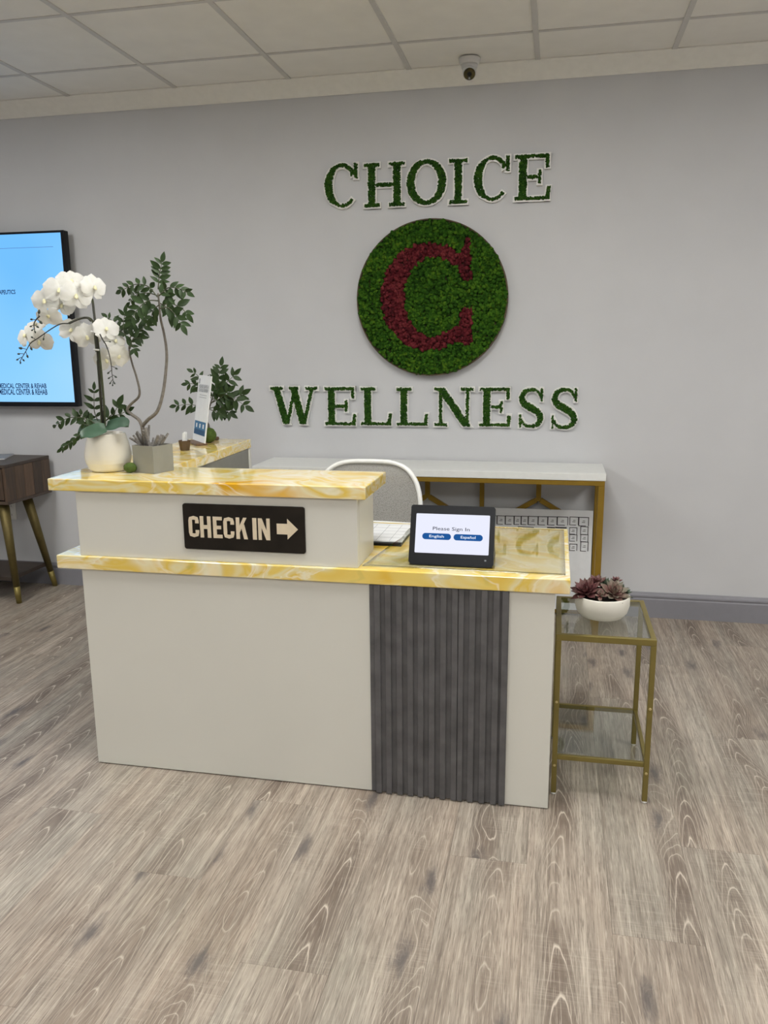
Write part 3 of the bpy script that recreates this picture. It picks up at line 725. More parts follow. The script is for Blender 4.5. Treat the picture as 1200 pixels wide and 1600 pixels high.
m_ = X_**2+Z_**2 < (DR-0.003)**2; X_, Z_ = X_[m_], Z_[m_]
red = np.zeros(X_.shape, bool)
for poly in Cp: red |= in_poly([(a*DR, b*DR) for a, b in poly], X_, Z_)
cs = np.stack([DX+X_, -0.032-rng.uniform(0, .020, X_.shape), DZ+Z_], 1); rad = rng.uniform(.0075, .0125, len(cs))
clumps('green_moss', cs[~red], rad[~red], M['moss'], disc)
clumps('red_moss_letter', cs[red], rad[red], M['moss_red'], disc)

# ------------------------------------------------------------------ security camera
sx, sy = -0.155, -0.196
sc_ = thing('security_camera', 'white turret security camera with a black lens below the ceiling edge', 'security camera', (sx, sy, ZC-0.09))
lathe('base', [(0.0, -0.0302), (0.040, -0.030), (0.047, -0.024), (0.051, -0.008), (0.052, -0.0036), (0.0, -0.0034)], (sx, sy, ZC), M['cam_white'], sc_)
lathe('collar', [(0.0, -0.058), (0.030, -0.056), (0.037, -0.046), (0.040, -0.0303), (0, -0.0303)], (sx, sy, ZC), M['cam_white'], sc_)
dv = Vector((0.10, -0.80, -0.59)).normalized()
c0 = Vector((sx, sy, ZC-0.056)) + dv*0.012
V, Fc = tube_geo([c0-dv*0.028, c0-dv*0.02, c0, c0+dv*0.022, c0+dv*0.027], [0.012, 0.026, 0.033, 0.032, 0.0295], 28); hs = part('housing', V, Fc, M['cam_white'], sc_, True)
V, Fc = tube_geo([c0+dv*0.0272, c0+dv*0.030], [0.0275, 0.0265], 28); part('lens_face', V, Fc, M['lens'], hs)
V, Fc = tube_geo([c0+dv*0.0302, c0+dv*0.033], [0.011, 0.009], 20); part('lens', V, Fc, M['black'], hs)
lp = c0+dv*0.0302 + dv.cross(Vector((1, 0, 0))).normalized()*0.0
dn = (Vector((0, 0, -1)) - dv*Vector((0, 0, -1)).dot(dv)).normalized()
V, Fc = tube_geo([lp+dn*0.018, lp+dn*0.018+dv*0.0015], [0.005, 0.005], 14); part('infrared_lamp', V, Fc, M['greyink'], hs)

# ------------------------------------------------------------------ television
TX1, TX0, TZ0, TZ1 = -2.415, -4.145, 1.106, 2.083
tv = thing('television', 'large flat television with a light blue screen on the grey wall', 'television', ((TX0+TX1)/2, -0.06, TZ0))
box('wall_mount', TX0+0.45, TX1-0.45, -0.038, -0.0003, TZ0+0.25, TZ1-0.25, M['blackmat'], tv, 0.003)
box('case', TX0, TX1, -0.078, -0.0385, TZ0, TZ1, M['black'], tv, 0.004, 2)
bz = 0.020
bm = bmesh.new()
for q in ((TX0, TX0+bz, TZ0, TZ1), (TX1-bz, TX1, TZ0, TZ1), (TX0+bz, TX1-bz, TZ0, TZ0+bz+.006), (TX0+bz, TX1-bz, TZ1-bz*.6, TZ1)):
    bm_box(bm, q[0], q[1], -0.084, -0.0782, q[2], q[3])
bm_part('bezel', bm, M['black'], tv)
scr = box('screen', TX0+bz, TX1-bz, -0.0812, -0.0785, TZ0+bz+.006, TZ1-bz*.6, M['tv'], tv)
yy = -0.0816
def tv_text(body, px_r, py0, py1, width, off=0.012):
    a = U(px_r, py0, 1, yy); b = U(px_r, py1, 1, yy); h = a.z-b.z
    fit_text('lettering', body, ((a.x+b.x)/2-width/2, yy, (a.z+b.z)/2), (1, 0, 0), (0, 0, 1), width, h, M['tv_ink'], scr, off)
tv_text('THERAPEUTICS', 24, 452.5, 459.5, 0.165, 0.022)
tv_text('MEDICAL CENTER & REHAB', 72.5, 599, 607, 0.316, 0.022)
tv_text('MEDICAL CENTER & REHAB', 74, 608, 617, 0.320, 0.022)
a = U(83, 385.4, 1, yy); box('rule_line', TX0+0.06, a.x, yy-0.0003, yy, a.z-0.0015, a.z+0.0012, M['tv_line'], scr)

# ------------------------------------------------------------------ wall outlet
a, b = U(15, 783, 1, 0), U(27, 809, 1, 0)
ol = thing('wall_outlet', 'white electrical wall outlet behind the wooden console table legs', 'outlet', ((a.x+b.x)/2, -0.003, b.z))
box('cover_plate', b.x-0.072, b.x, -0.006, -0.0003, a.z-0.115, a.z, M['white_plastic'], ol, 0.002)
for k in (0.030, 0.085):
    s_ = box('socket', b.x-0.052, b.x-0.020, -0.0085, -0.0062, a.z-k-0.014, a.z-k+0.014, M['white_plastic'], ol, 0.001)
    for dx in (-0.007, 0.006): box('slot', b.x-0.036+dx, b.x-0.036+dx+0.002, -0.0089, -0.0086, a.z-k-0.004, a.z-k+0.006, M['black'], s_)

# ------------------------------------------------------------------ wooden console table on the left
BX1, BX0, BY0, BY1, BZ0, BZ1 = -2.665, -3.95, -0.452, -0.040, 0.588, 0.812
wt = thing('wooden_console_table', 'dark walnut console table with drawers and splayed bronze legs under the television', 'table', ((BX0+BX1)/2, -0.24, 0))
box('table_top', BX0, BX1, BY0, BY1, BZ1-0.018, BZ1, M['wood_h'], wt, 0.002)
box('bottom_board', BX0, BX1, BY0, BY1, BZ0, BZ0+0.018, M['wood_h'], wt, 0.002)
box('back_board', BX0+0.02, BX1-0.02, BY1-0.012, BY1, BZ0+0.0185, BZ1-0.0185, M['wood_h'], wt)
nb = 5
for side, (xa, xb) in enumerate(((BX1-0.018, BX1), (BX0, BX0+0.018))):
    for k in range(nb):
        ya = BY0 + (BY1-BY0)*k/nb; yb = BY0 + (BY1-BY0)*(k+1)/nb
        box('side_board', xa, xb, ya+0.0006, yb-0.0006, BZ0+0.0185, BZ1-0.0185, M['wood_v'], wt, 0.001)
xm = (BX0+BX1)/2
box('divider', xm-0.01, xm+0.01, BY0+0.002, BY1-0.013, BZ0+0.0185, BZ1-0.0185, M['wood_v'], wt)
for xa, xb in ((BX0+0.024, xm-0.014), (xm+0.014, BX1-0.024)):
    dr = box('drawer', xa, xb, BY0+0.004, BY0+0.024, BZ0+0.024, BZ1-0.024, M['wood_v'], wt, 0.002)
    lathe('knob', [(0.0, -0.012), (0.012, -0.012), (0.014, 0), (0.012, 0.012), (0, 0.012)], ((xa+xb)/2, BY0-0.010, (BZ0+BZ1)/2), M['bronze'], dr, 16)
def taper_leg(parent, top, foot, r0, r1):
    top, foot = Vector(top), Vector(foot); cut = foot.lerp(top, 0.17); r2 = r1+(r0-r1)*0.17
    V, Fc = tube_geo([top, cut], [r0, r2], 16); lg = part('leg', V, Fc, M['bronze'], parent, True)
    V, Fc = tube_geo([cut, foot+Vector((0, 0, 0.001))], [r2+0.0006, r1], 16); part('ferrule', V, Fc, M['gold'], lg, True)
tops = ((-2.715, -0.40), (-2.735, -0.165)); feet = ((-2.700, -0.398), (-2.700, -0.046))
for (a, b), (c, d) in zip(tops, feet):
    taper_leg(wt, (a-0.02, b, BZ0), (c, d, 0), 0.030, 0.0155)
    taper_leg(wt, (BX0+0.07, b, BZ0), (BX0+0.04, d, 0), 0.030, 0.0155)
box('lower_shelf', BX0+0.06, -2.722, -0.415, -0.085, 0.135, 0.158, M['wood_h'], wt, 0.002)
mg = thing('magazine', 'grey and white magazine lying on the wooden console table', 'magazine', (-2.95, -0.2, BZ1))
Rz = Matrix.Translation((-2.98, -0.205, BZ1)) @ Matrix.Rotation(math.radians(-68), 4, 'Z')
box('pages', -0.105, 0.105, -0.14, 0.14, 0.0005, 0.007, M['paper'], mg, 0, 1, Rz)
box('cover', -0.107, 0.107, -0.142, 0.142, 0.0072, 0.0082, M['greyink'], mg, 0, 1, Rz)
box('cover_photo', -0.09, 0.04, -0.12, 0.02, 0.0083, 0.0086, M['paper'], mg, 0, 1, Rz)

# ------------------------------------------------------------------ white console behind the desk
CX0, CX1, CY0, CY1, CZ = -1.255, 0.544, -0.368, -0.020, 0.826
wc = thing('white_console_table', 'white topped console table with a gold metal frame against the wall', 'table', (-0.35, -0.2, 0))
box('table_top', CX0, CX1, CY0, CY1, CZ-0.036, CZ, M['white_gloss'], wc, 0.002)
g = 0.030; zt = CZ-0.0365; fy0, fy1 = CY0+0.004, CY1-0.004
box('front_rail', CX0+0.004, CX1-0.004, fy0, fy0+g, zt-0.024, zt, M['gold2'], wc, 0.0015)
box('back_rail', CX0+0.004, CX1-0.004, fy1-g, fy1, zt-0.024, zt, M['gold2'], wc, 0.0015)
for xa in (CX0+0.004, CX1-0.004-g):
    for ya in (fy0, fy1-g): box('leg', xa, xa+g, ya, ya+g, 0.001, zt-0.0245, M['gold2'], wc, 0.0015)
    box('side_rail', xa, xa+g, fy0+g+.0005, fy1-g-.0005, zt-0.024, zt, M['gold2'], wc, 0.0015)
    box('floor_rail', xa, xa+g, fy0+g+.0005, fy1-g-.0005, 0.001, 0.026, M['gold2'], wc, 0.0015)
box('back_floor_rail', CX0+0.036, CX1-0.036, fy1-g, fy1, 0.010, 0.036, M['gold2'], wc, 0.0015)
yb = fy1-0.015
def strut(p, q, w=0.026):
    p, q = Vector(p), Vector(q); d = (q-p); L = d.length; a = math.atan2(d.x, -d.z)
    Mx = Matrix.Translation((p+q)/2) @ Matrix.Rotation(-a, 4, 'Y')
    box('lattice_bar', -w/2, w/2, -0.011, 0.011, -L/2, L/2, M['gold2'], wc, 0.001, 1, Mx)
ys = yb
for xk in (-0.965, -0.374, 0.222):
    strut((xk, ys, zt-0.025), (xk, ys, 0.622))
    for s in (-1, 1):
        strut((xk+s*0.010, ys-0.0005*(s+1), 0.628), (xk+s*0.275, ys-0.0005*(s+1), 0.470))
for xk in (-0.67, -0.078): strut((xk, ys, zt-0.025), (xk, ys, 0.040), 0.024)

# floor plan board
PY = -0.074
a, b, c = U(925.3, 798, 1, PY), U(778, 794, 1, PY), U(922, 952, 1, PY)
pb = thing('floor_plan_board', 'white board printed with a floor plan propped under the white console table', 'board', (0.13, PY, 0.037))
PBX0 = -0.30; PBX1 = (a.x+c.x)/2; PBT = (a.z+b.z)/2
box('board', PBX0, PBX1, PY, PY+0.006, 0.0375, PBT, M['paper'], pb)
bm = bmesh.new()
def pl(u, v):
    q = U(740+u/5.4545, 720+v/5.4545, 1, PY-0.0006); return q.x, q.z
def seg(u0, v0, u1, v1, w=0.0022):
    x0, z0 = pl(u0, v0); x1, z1 = pl(u1, v1)
    bm_box(bm, min(x0, x1)-w/2, max(x0, x1)+w/2, PY-0.0008, PY-0.0001, min(z0, z1)-w/2, max(z0, z1)+w/2)
def room(u0, u1, v0, v1):
    seg(u0, v0, u1, v0); seg(u0, v1, u1*.7+u0*.3, v1); seg(u0, v0, u0, v1); seg(u1, v0, u1, v1)
    x, z = pl((u0+u1)/2, (v0+v1)/2)
    for k in (-1, 1): bm_box(bm, x-0.007+0.002*k, x+0.007, PY-0.0008, PY-0.0001, z+k*0.004-0.0014, z+k*0.004+0.0014)
bu = [130, 200, 270, 345, 405, 465, 550, 632, 712, 805]
for k in range(len(bu)-1): room(bu[k]+2, bu[k+1]-2, 468+0.02*bu[k]-3, 538+0.015*bu[k])
room(820, 893, 480, 547); room(897, 980, 483, 555)
for v0, v1 in ((562, 628), (630, 690), (692, 770)): room(912, 975, v0, v1)
for v0, v1 in ((570, 625), (630, 685), (710, 765)): room(818, 880, v0, v1)
for u0, u1 in ((380, 510), (630, 690), (700, 790)): seg(u0, 566+0.006*u0, u1, 566+0.006*u0, 0.005)
bm_part('floor_plan_print', bm, M['ink'], pb)

# ------------------------------------------------------------------ office chair
chx, chy = -0.468, -1.10
oc = thing('office_chair', 'white framed office chair with a grey mesh back behind the desk', 'chair', (chx, chy+0.25, 0))
def back_pt(s, t):
    """s across -1..1, t up 0..1"""
    hw = 0.222 if t < 0.6 else 0.222*math.sqrt(max(0, 1-((t-0.6)/0.4)**2*0.999))**0.8
    return (hw, 0.475 + 0.487*t)
outl = []
for k in range(0, 11): outl.append((0.205+0.02*k/10, 0.50+0.25*k/10))
for k in range(1, 20):
    a = PI/2*k/20; outl.append((0.225*math.cos(a)**0.55, 0.75+0.213*math.sin(a)**0.8))
half = outl + [(0.0, 0.963)]
ring = [(x, z) for x, z in half] + [(-x, z) for x, z in reversed(half[:-1])]
def bend(x, z): return chy + 0.03 - 0.35*x*x*1.2 + 0.10*(z-0.7)
pts = [(chx+x, bend(x, z), z) for x, z in ring]
tube('back_frame', pts, 0.0105, M['mesh_frame'], oc, 8)
tube('lower_back_bar', [(chx+x, bend(x, .5)-0.002, 0.497) for x in np.linspace(-.205, .205, 12)], 0.012, M['mesh_frame'], oc, 8)
tube('lumbar_bar', [(chx+x, bend(x, .705)-0.012, 0.707) for x in np.linspace(-.215, .215, 12)], 0.008, M['mesh_frame'], oc, 8)
V, Fc = [], []; rows = half; NX = 14
for x, z in rows:
    for k in range(NX+1):
        s = -1+2*k/NX; V.append((chx+x*s, bend(x*s, z)+0.001, z))
for r in range(len(rows)-1):
    for k in range(NX): Fc.append((r*(NX+1)+k, r*(NX+1)+k+1, (r+1)*(NX+1)+k+1, (r+1)*(NX+1)+k))
part('mesh_back', V, Fc, M['mesh'], oc, True)
box('seat', chx-0.24, chx+0.24, chy-0.05-0.42+0.0, chy-0.02, 0.43, 0.50, M['seat'], oc, 0.025, 3)
tube('back_support', [(chx, chy-0.15, 0.42), (chx, chy+0.05, 0.40), (chx, chy+0.07, 0.50), (chx, chy+0.055, 0.70)], [0.02, 0.022, 0.02, 0.014], M['mesh_frame'], oc, 10)
tube('gas_lift', [(chx, chy-0.24, 0.08), (chx, chy-0.24, 0.429)], 0.024, M['mesh_frame'], oc, 14)
for k in range(5):
    a = 2*PI*k/5+0.35; ex_, ey_ = chx+0.27*math.cos(a), chy-0.24+0.27*math.sin(a)
    tube('base_leg', [(chx, chy-0.24, 0.10), (ex_, ey_, 0.075)], [0.022, 0.015], M['mesh_frame'], oc, 8)
    lathe('caster', [(0, 0.0), (0.022, 0.004), (0.028, 0.026), (0.022, 0.05), (0, 0.06)], (ex_, ey_, 0.001), M['blackmat'], oc, 14)

# ------------------------------------------------------------------ things on the desk top
# clear desk mat, left edge curling up
mx0, mx1, my0, my1 = -0.288, 0.340, -1.962, -1.335
NXm, NYm = 28, 24; V, Fc = [], []
for lay in (0, 1):
    for j in range(NYm+1):
        for i_ in range(NXm+1):
            v = j/NYm; u = i_/NXm
            xl = mx0 + 0.085*min(1, v*2.6)
            x = xl + (mx1-xl)*u; y = my0+(my1-my0)*v
            z = ZL + 0.0012 + 0.040*math.sin(v*PI)**1.2*max(0, 1-u/0.16)**2
            V.append((x, y, z + 0.0016*lay))
n1 = (NXm+1)*(NYm+1)
for j in range(NYm):
    for i_ in range(NXm):
        a = j*(NXm+1)+i_; q = (a, a+1, a+NXm+2, a+NXm+1); Fc.append(tuple(reversed(q))); Fc.append(tuple(n1+k for k in q))
bd = [i_ for i_ in range(NXm+1)] + [(j+1)*(NXm+1)-1 for j in range(1, NYm+1)] + [NYm*(NXm+1)+i_ for i_ in range(NXm-1, -1, -1)] + [j*(NXm+1) for j in range(NYm-1, 0, -1)]
for k in range(len(bd)):
    a, b = bd[k], bd[(k+1) % len(bd)]; Fc.append((a, b, n1+b, n1+a))
mt = part('desk_mat', V, Fc, M['clear'], None, True); tag(mt, 'clear plastic desk mat with a curled edge on the yellow countertop', 'desk mat')
# calendar pad
cp = thing('desk_calendar', 'white gridded paper desk calendar with a black lower edge', 'calendar', (-0.375, -1.545, ZL))
box('backing', -0.55, -0.212, -1.690, -1.392, ZL+0.0003, ZL+0.010, M['black'], cp)
box('paper_sheet', -0.55, -0.212, -1.672, -1.392, ZL+0.0102, ZL+0.0125, M['paper'], cp)
bm = bmesh.new()
for k in range(8): x = -0.545+k*0.0475; bm_box(bm, x, x+0.0012, -1.665, -1.41, ZL+0.0126, ZL+0.0129)
for k in range(6): y = -1.665+k*0.05; bm_box(bm, -0.545, -0.216, y, y+0.0012, ZL+0.0126, ZL+0.0129)
bm_part('grid_print', bm, M['greyink'], cp)
# sign-in tablet
TBX0, TBX1, TBY = -0.148, 0.123, -1.921
zt0 = ZL+0.0034
tb = thing('sign_in_tablet', 'black countertop sign-in tablet with a lit white screen', 'tablet', (-0.012, -1.87, zt0))
tA = Vector((-0.148, TBY, zt0)); tB = Vector((0.123, TBY, zt0)); tC = U(652, 789, 1, -1.857); tD = U(777, 792, 1, -1.857)
upv = ((tC+tD)/2-(tA+tB)/2); upv.x = 0.0; H = upv.length; upv.normalize(); rx = Vector((1, 0, 0)); nrm = rx.cross(upv)   # faces the room
cx_ = (tA.x+tB.x)/2
FRM = Matrix((rx, upv, nrm)).transposed().to_4x4(); FRM.translation = Vector((cx_, TBY, zt0))
HW = 0.1335
def t_poly(pts, d0, d1, mat, name, parent):
    V, Fc = extrude_polys([pts], lambda x, y, d: FRM @ Vector((x, y, d)), d1, d0); return part(name, V, Fc, mat, parent)
def rrect(x0, x1, y0, y1, r, n=5):
    o = []
    for cx, cy, a0 in ((x1-r, y0+r, -PI/2), (x1-r, y1-r, 0), (x0+r, y1-r, PI/2), (x0+r, y0+r, PI)):
        for k in range(n+1): o.append((cx+r*math.cos(a0+k/n*PI/2), cy+r*math.sin(a0+k/n*PI/2)))
    return o
t_poly(rrect(-HW, HW, 0.004, H, 0.008), -0.016, 0.0, M['black'], 'case', tb)
t_poly(rrect(-HW+0.018, HW-0.016, H*0.20, H*0.855, 0.003), 0.0002, 0.0008, M['screen_white'], 'screen', tb)
scr = tb.children[-1]
def on_tab(x, y, d): return FRM @ Vector((x, y, d))
swid = 2*HW-0.034; sx0 = -HW+0.018; sy0, sy1 = H*0.20, H*0.855; sh = sy1-sy0
fit_text('lettering', 'Please Sign In', on_tab(sx0+swid*0.485, sy0+sh*0.615, 0.0013), rx, upv, swid*0.50, sh*0.115, M['scr_text'], scr, 0.004)
for u0, u1, tx in ((0.095, 0.487, 'English'), (0.522, 0.915, 'Español')):
    bt = t_poly(rrect(sx0+swid*u0, sx0+swid*u1, sy0+sh*0.345, sy0+sh*0.505, sh*0.0795, 8), 0.0009, 0.0012, M['btn_blue'], 'button', scr)
    fit_text('button_text', tx, on_tab(sx0+swid*(u0+u1)/2, sy0+sh*0.42, 0.0014), rx, upv, swid*0.20, sh*(0.085 if tx[0] == 'E' and tx[1] == 'n' else 0.09), M['scr_white'], scr, 0.005)
t_poly(rrect(HW-0.028, HW-0.022, H*0.10, H*0.125, 0.0015), 0.0002, 0.0006, M['greyink'], 'indicator', tb)
V = []
for x in (-HW+0.004, HW-0.004):
    V += [(cx_+x, TBY+0.002, zt0), (cx_+x, TBY+0.150, zt0), (cx_+x, TBY+0.150, zt0+0.012), (cx_+x, TBY+0.075, zt0+0.085), (cx_+x, TBY+0.042, zt0+0.085)]
    # last two points lie just behind the case
Fc = [(0, 1, 2, 3, 4), (9, 8, 7, 6, 5)] + [(k, 5+k, 5+(k+1) % 5, (k+1) % 5) for k in range(5)]
part('stand', V, Fc, M['black'], tb)

# ------------------------------------------------------------------ gold side table
GX_0, GX_1, GY_0, GY_1, GH = 0.320, 0.622, -1.893, -1.488, 0.552
st_ = thing('side_table', 'gold metal side table with glass top and glass shelf beside the desk', 'side table', (0.47, -1.69, 0))
w = 0.0165
for xa in (GX_0, GX_1-w):
    for ya in (GY_0, GY_1-w):
        lg = box('leg', xa, xa+w, ya, ya+w, 0.007, GH-0.0205, M['gold'], st_, 0.001)
        lathe('foot_cap', [(0.0065, 0), (0.0085, 0.002), (0.0085, 0.0068)], (xa+w/2, ya+w/2, 0.0002), M['white_plastic'], lg, 14)
        if ya == GY_0:
            for z in (0.105, 0.325):
                V, Fc = tube_geo([(xa+w/2, ya-0.0002, z), (xa+w/2, ya-0.0022, z)], [0.0045, 0.0035], 12); part('screw', V, Fc, M['screw'], lg)
        elif xa != GX_0:
            for z in (0.40, ):
                V, Fc = tube_geo([(xa+w/2, ya-0.0002, z), (xa+w/2, ya-0.0022, z)], [0.0045, 0.0035], 12); part('screw', V, Fc, M['screw'], lg)
for nm, z0, z1, pre in (('top', GH-0.020, GH, 'top_rail'), ('sh', 0.125, 0.141, 'shelf_rail')):
    e = 0 if nm == 'top' else 0.0004
    if nm == 'top':
        box(pre, GX_0, GX_1, GY_0, GY_0+w, z0, z1, M['gold'], st_, 0.001); box(pre, GX_0, GX_1, GY_1-w, GY_1, z0, z1, M['gold'], st_, 0.001)
        for xa in (GX_0, GX_1-w): box(pre, xa, xa+w, GY_0+w, GY_1-w, z0, z1, M['gold'], st_, 0.001)
    else:
        for ya in (GY_0, GY_1-w): box(pre, GX_0+w, GX_1-w, ya+.002, ya+w-.002, z0, z1, M['gold'], st_, 0.001)
        for xa in (GX_0, GX_1-w): box(pre, xa+.002, xa+w-.002, GY_0+w, GY_1-w, z0, z1, M['gold'], st_, 0.001)
box('glass_top', GX_0+w+.0005, GX_1-w-.0005, GY_0+w+.0005, GY_1-w-.0005, GH-0.007, GH-0.001, M['glass'], st_)
box('glass_shelf', GX_0+w+.0005, GX_1-w-.0005, GY_0+w+.0005, GY_1-w-.0005, 0.134, 0.140, M['glass'], st_)

# ------------------------------------------------------------------ succulent bowl
bc = Vector((0.467, -1.690, GH-0.001))
sb = thing('succulent_bowl', 'white ceramic bowl of burgundy and green succulents on the glass side table', 'potted plant', bc)
prof = [(0.0, 0.0003), (0.050, 0.0003), (0.068, 0.006), (0.082, 0.022), (0.0885, 0.045), (0.0885, 0.076), (0.0865, 0.079), (0.0835, 0.077), (0.083, 0.062), (0.0, 0.060)]
lathe('bowl', prof, bc, M['bowl'], sb, 56)
lathe('soil', [(0.0, 0.068), (0.04, 0.070), (0.0825, 0.066), (0.0825, 0.0625), (0, 0.0625)], bc, M['soil'], sb, 30)
def succ_leaf():
    V, Fc = [], []; N = 7
    for side in (0, 1):
        for k in range(N+1):
            t = k/N; wd_ = 0.235*(math.sin(PI*min(1, (t*0.88+0.06)))**0.75)*(1 if t < .7 else (1-t)/.3*.9+.1)
            lift = 0.22*t*t
            th = 0.10*math.sin(PI*min(1, t*0.95+.03))
            if side == 0: V += [(-wd_, t, lift+0.05*wd_/.3), (0, t, lift+th*0.2-0.03), (wd_, t, lift+0.05*wd_/.3)]
            else: V += [(-wd_, t, lift+0.05*wd_/.3), (0, t, lift-th-0.03), (wd_, t, lift+0.05*wd_/.3)]
    for k in range(N):
        for q in range(2):
            a = k*3+q; Fc.append((a, a+1, a+4, a+3)); b = (N+1)*3+a; Fc.append((b+3, b+4, b+1, b))
    me = mesh_from('leaf', V, Fc, True); return me
SL = {}
for key in ('succ_red', 'succ_pink', 'succ_green'):
    me = succ_leaf(); me.materials.append(M[key]); SL[key] = me
def rosette(px, dy, z, axis, R_, n, key):
    c = Vector((bc.x+px, bc.y+dy, bc.z+z)); ax = Vector(axis).normalized()
    t1 = ax.orthogonal().normalized(); t2 = ax.cross(t1)
    V, Fc = tube_geo([c-ax*0.02, c, c+ax*R_*0.12], [R_*.16, R_*.2, R_*.05], 10)
    core = part('succulent', V, Fc, M[key], sb, True)
    for k in range(n):
        f = k/(n-1); a = k*2.39996; el = math.radians(78-82*f**0.8)      # inner leaves upright
        d = (t1*math.cos(a)+t2*math.sin(a)); dr_ = d*math.cos(el)+ax*math.sin(el); nz = ax*math.cos(el)-d*math.sin(el)
        L = R_*(0.35+0.75*f**0.7)
        add('leaf', SL[key], None, core, frame_M(c + d*R_*0.04 + ax*R_*0.10*(1-f), dr_, nz, (L*0.95, L, L)))
rosette(-0.052, -0.020, 0.088, (-0.25, -0.40, 0.9), 0.054, 32, 'succ_red')
rosette(-0.020, 0.025, 0.108, (-0.05, -0.2, 1), 0.038, 16, 'succ_red')
rosette(0.034, -0.022, 0.090, (0.2, -0.55, 0.85), 0.050, 32, 'succ_pink')
rosette(0.010, 0.030, 0.092, (0.0, -0.2, 1), 0.042, 20, 'succ_green')
rosette(0.066, 0.010, 0.082, (0.7, -0.1, 0.8), 0.036, 14, 'succ_green')
rosette(0.044, 0.036, 0.115, (0.1, -0.1, 1), 0.022, 14, 'succ_red')
rosette(-0.008, -0.045, 0.086, (0.0, -0.5, 0.85), 0.028, 14, 'succ_pink')

# ------------------------------------------------------------------ leaves and sprays
def leaf_mesh(name, wid, fold, droop, mat, tipp=1.0):
    V, Fc = [], []; N = 7
    for k in range(N+1):
        t = k/N; w_ = wid*(math.sin(PI*t**0.8)**0.9) if 0 < t < 1 else 0.004
        z = -droop*t*t
        V += [(-w_, t, z+fold*w_), (0, t, z), (w_, t, z+fold*w_)]
    for k in range(N):
        for q in range(2): a = k*3+q; Fc.append((a, a+1, a+4, a+3))
    me = mesh_from(name, V, Fc, True); me.materials.append(mat); return me
LEAF = [leaf_mesh('leaf', 0.23, 0.25, 0.12, M['leaf']), leaf_mesh('leaf', 0.21, 0.35, 0.25, M['leaf']), leaf_mesh('leaf', 0.24, 0.2, 0.05, M['leaf'])]
LEAFD = [leaf_mesh('leaf', 0.21, 0.3, 0.2, M['leaf']), leaf_mesh('leaf', 0.20, 0.4, 0.3, M['leaf'])]
CAMV = Vector((0.45, -0.86, 0.12)).normalized()
def spray(parent, px, depth, npairs, leaf_px, kinds=LEAF, start=0.22, face=CAMV, dd=0.0, spread=55):
    """a pinnate spray along photo points px at distance plane y=depth (+dd towards its tip)"""
    n = len(px)
    pts = [U(p[0], p[1], 1, depth + dd*k/(n-1)) for k, p in enumerate(px)]
    q = catmull(pts, 6); L = [0]
    for a, b in zip(q, q[1:]): L.append(L[-1]+(b-a).length)
    tb_ = tube('spray_stem', q, list(np.linspace(0.0022, 0.0010, len(q))), M['greenstem'], parent, 6)
    def at(s):
        s *= L[-1]
        for k in range(len(q)-1):
            if L[k+1] >= s or k == len(q)-2:
                t = (s-L[k])/max(1e-6, L[k+1]-L[k]); return q[k].lerp(q[k+1], min(1, t)), (q[k+1]-q[k]).normalized()
    scale = leaf_px*((pts[0]-CAM).length/F_PX)
    for k in range(npairs):
        s = start+(0.93-start)*k/max(1, npairs-1); p, d = at(s)
        for sd in (-1, 1):
            fn = (face + Vector((random.uniform(-.45, .45), random.uniform(-.3, .3), random.uniform(-.35, .5)))).normalized()
            side = d.cross(fn).normalized()*sd
            an = math.radians(spread+random.uniform(-12, 12)); dr_ = d*math.cos(an)+side*math.sin(an) + Vector((0, 0, -0.12))
            sz = scale*random.uniform(.85, 1.15)*(0.8+0.35*math.sin(PI*s))
            add('leaf', random.choice(kinds), None, tb_, frame_M(p, dr_, fn, (sz, sz, sz)))
    p, d = at(1.0); add('leaf', random.choice(kinds), None, tb_, frame_M(p, d, face, scale))
    return tb_

# ------------------------------------------------------------------ orchid
pc = Vector((-1.232, -1.800, ZU))
orc = thing('orchid_plant', 'white orchid in a ribbed cream ceramic pot on the desk ledge', 'potted plant', pc)
prof = [(0.0, 0.0004), (0.056, 0.0004), (0.061, 0.003), (0.068, 0.012)]
for k in range(26):
    t = k/25; z = 0.016+t*0.112; r = float(np.interp(t, [0, .12, .25, .38, .55, .75, .9, 1], [.0695, .0755, .0785, .0785, .0755, .0705, .0660, .0630]))
    prof.append((r-0.0008, z)); prof.append((r+0.0010, z+0.0022))
prof += [(0.0615, 0.132), (0.0585, 0.131), (0.0565, 0.115), (0.0, 0.112)]
lathe('pot', prof, pc, M['ceramic'], orc, 56)
lathe('moss_fill', [(0.0, 0.126), (0.03, 0.124), (0.056, 0.118), (0.056, 0.114), (0, 0.113)], pc, M['soil'], orc, 24)
OY = -1.80
def strap_leaf(name, px, wid, mat, dz=0.0, y0=OY, y1=OY-0.05):
    n = len(px); pts = catmull([U(p[0], p[1], 1, y0+(y1-y0)*k/(n-1)) for k, p in enumerate(px)], 5)
    V, Fc = [], []; N = len(pts)
    for k, p in enumerate(pts):
        t = k/(N-1); w_ = wid*max(0.06, math.sin(PI*min(1, 0.16+0.84*t))**0.55 if t < 0.98 else 0.08)
        d = (pts[min(k+1, N-1)]-pts[max(k-1, 0)]).normalized(); side = d.cross(Vector((0.2, -0.75, 0.65))).normalized()
        for s in (-1, -.5, 0, .5, 1): V.append(p + side*w_*s + Vector((0, -0.12*wid, 0.35*wid))*(s*s)*0.8)
    for k in range(N-1):
        for q in range(4): a = k*5+q; Fc.append((a, a+1, a+6, a+5))
    part(name, V, Fc, mat, orc, True)
strap_leaf('orchid_leaf', [(166, 671), (157, 673), (145, 677), (134, 681), (128, 686)], 0.027, M['orchid_leaf'], y0=OY-0.045, y1=OY-0.095)
strap_leaf('orchid_leaf', [(165, 668), (178, 666), (192, 664), (201, 668)], 0.028, M['orchid_leaf'], y1=OY-0.06)
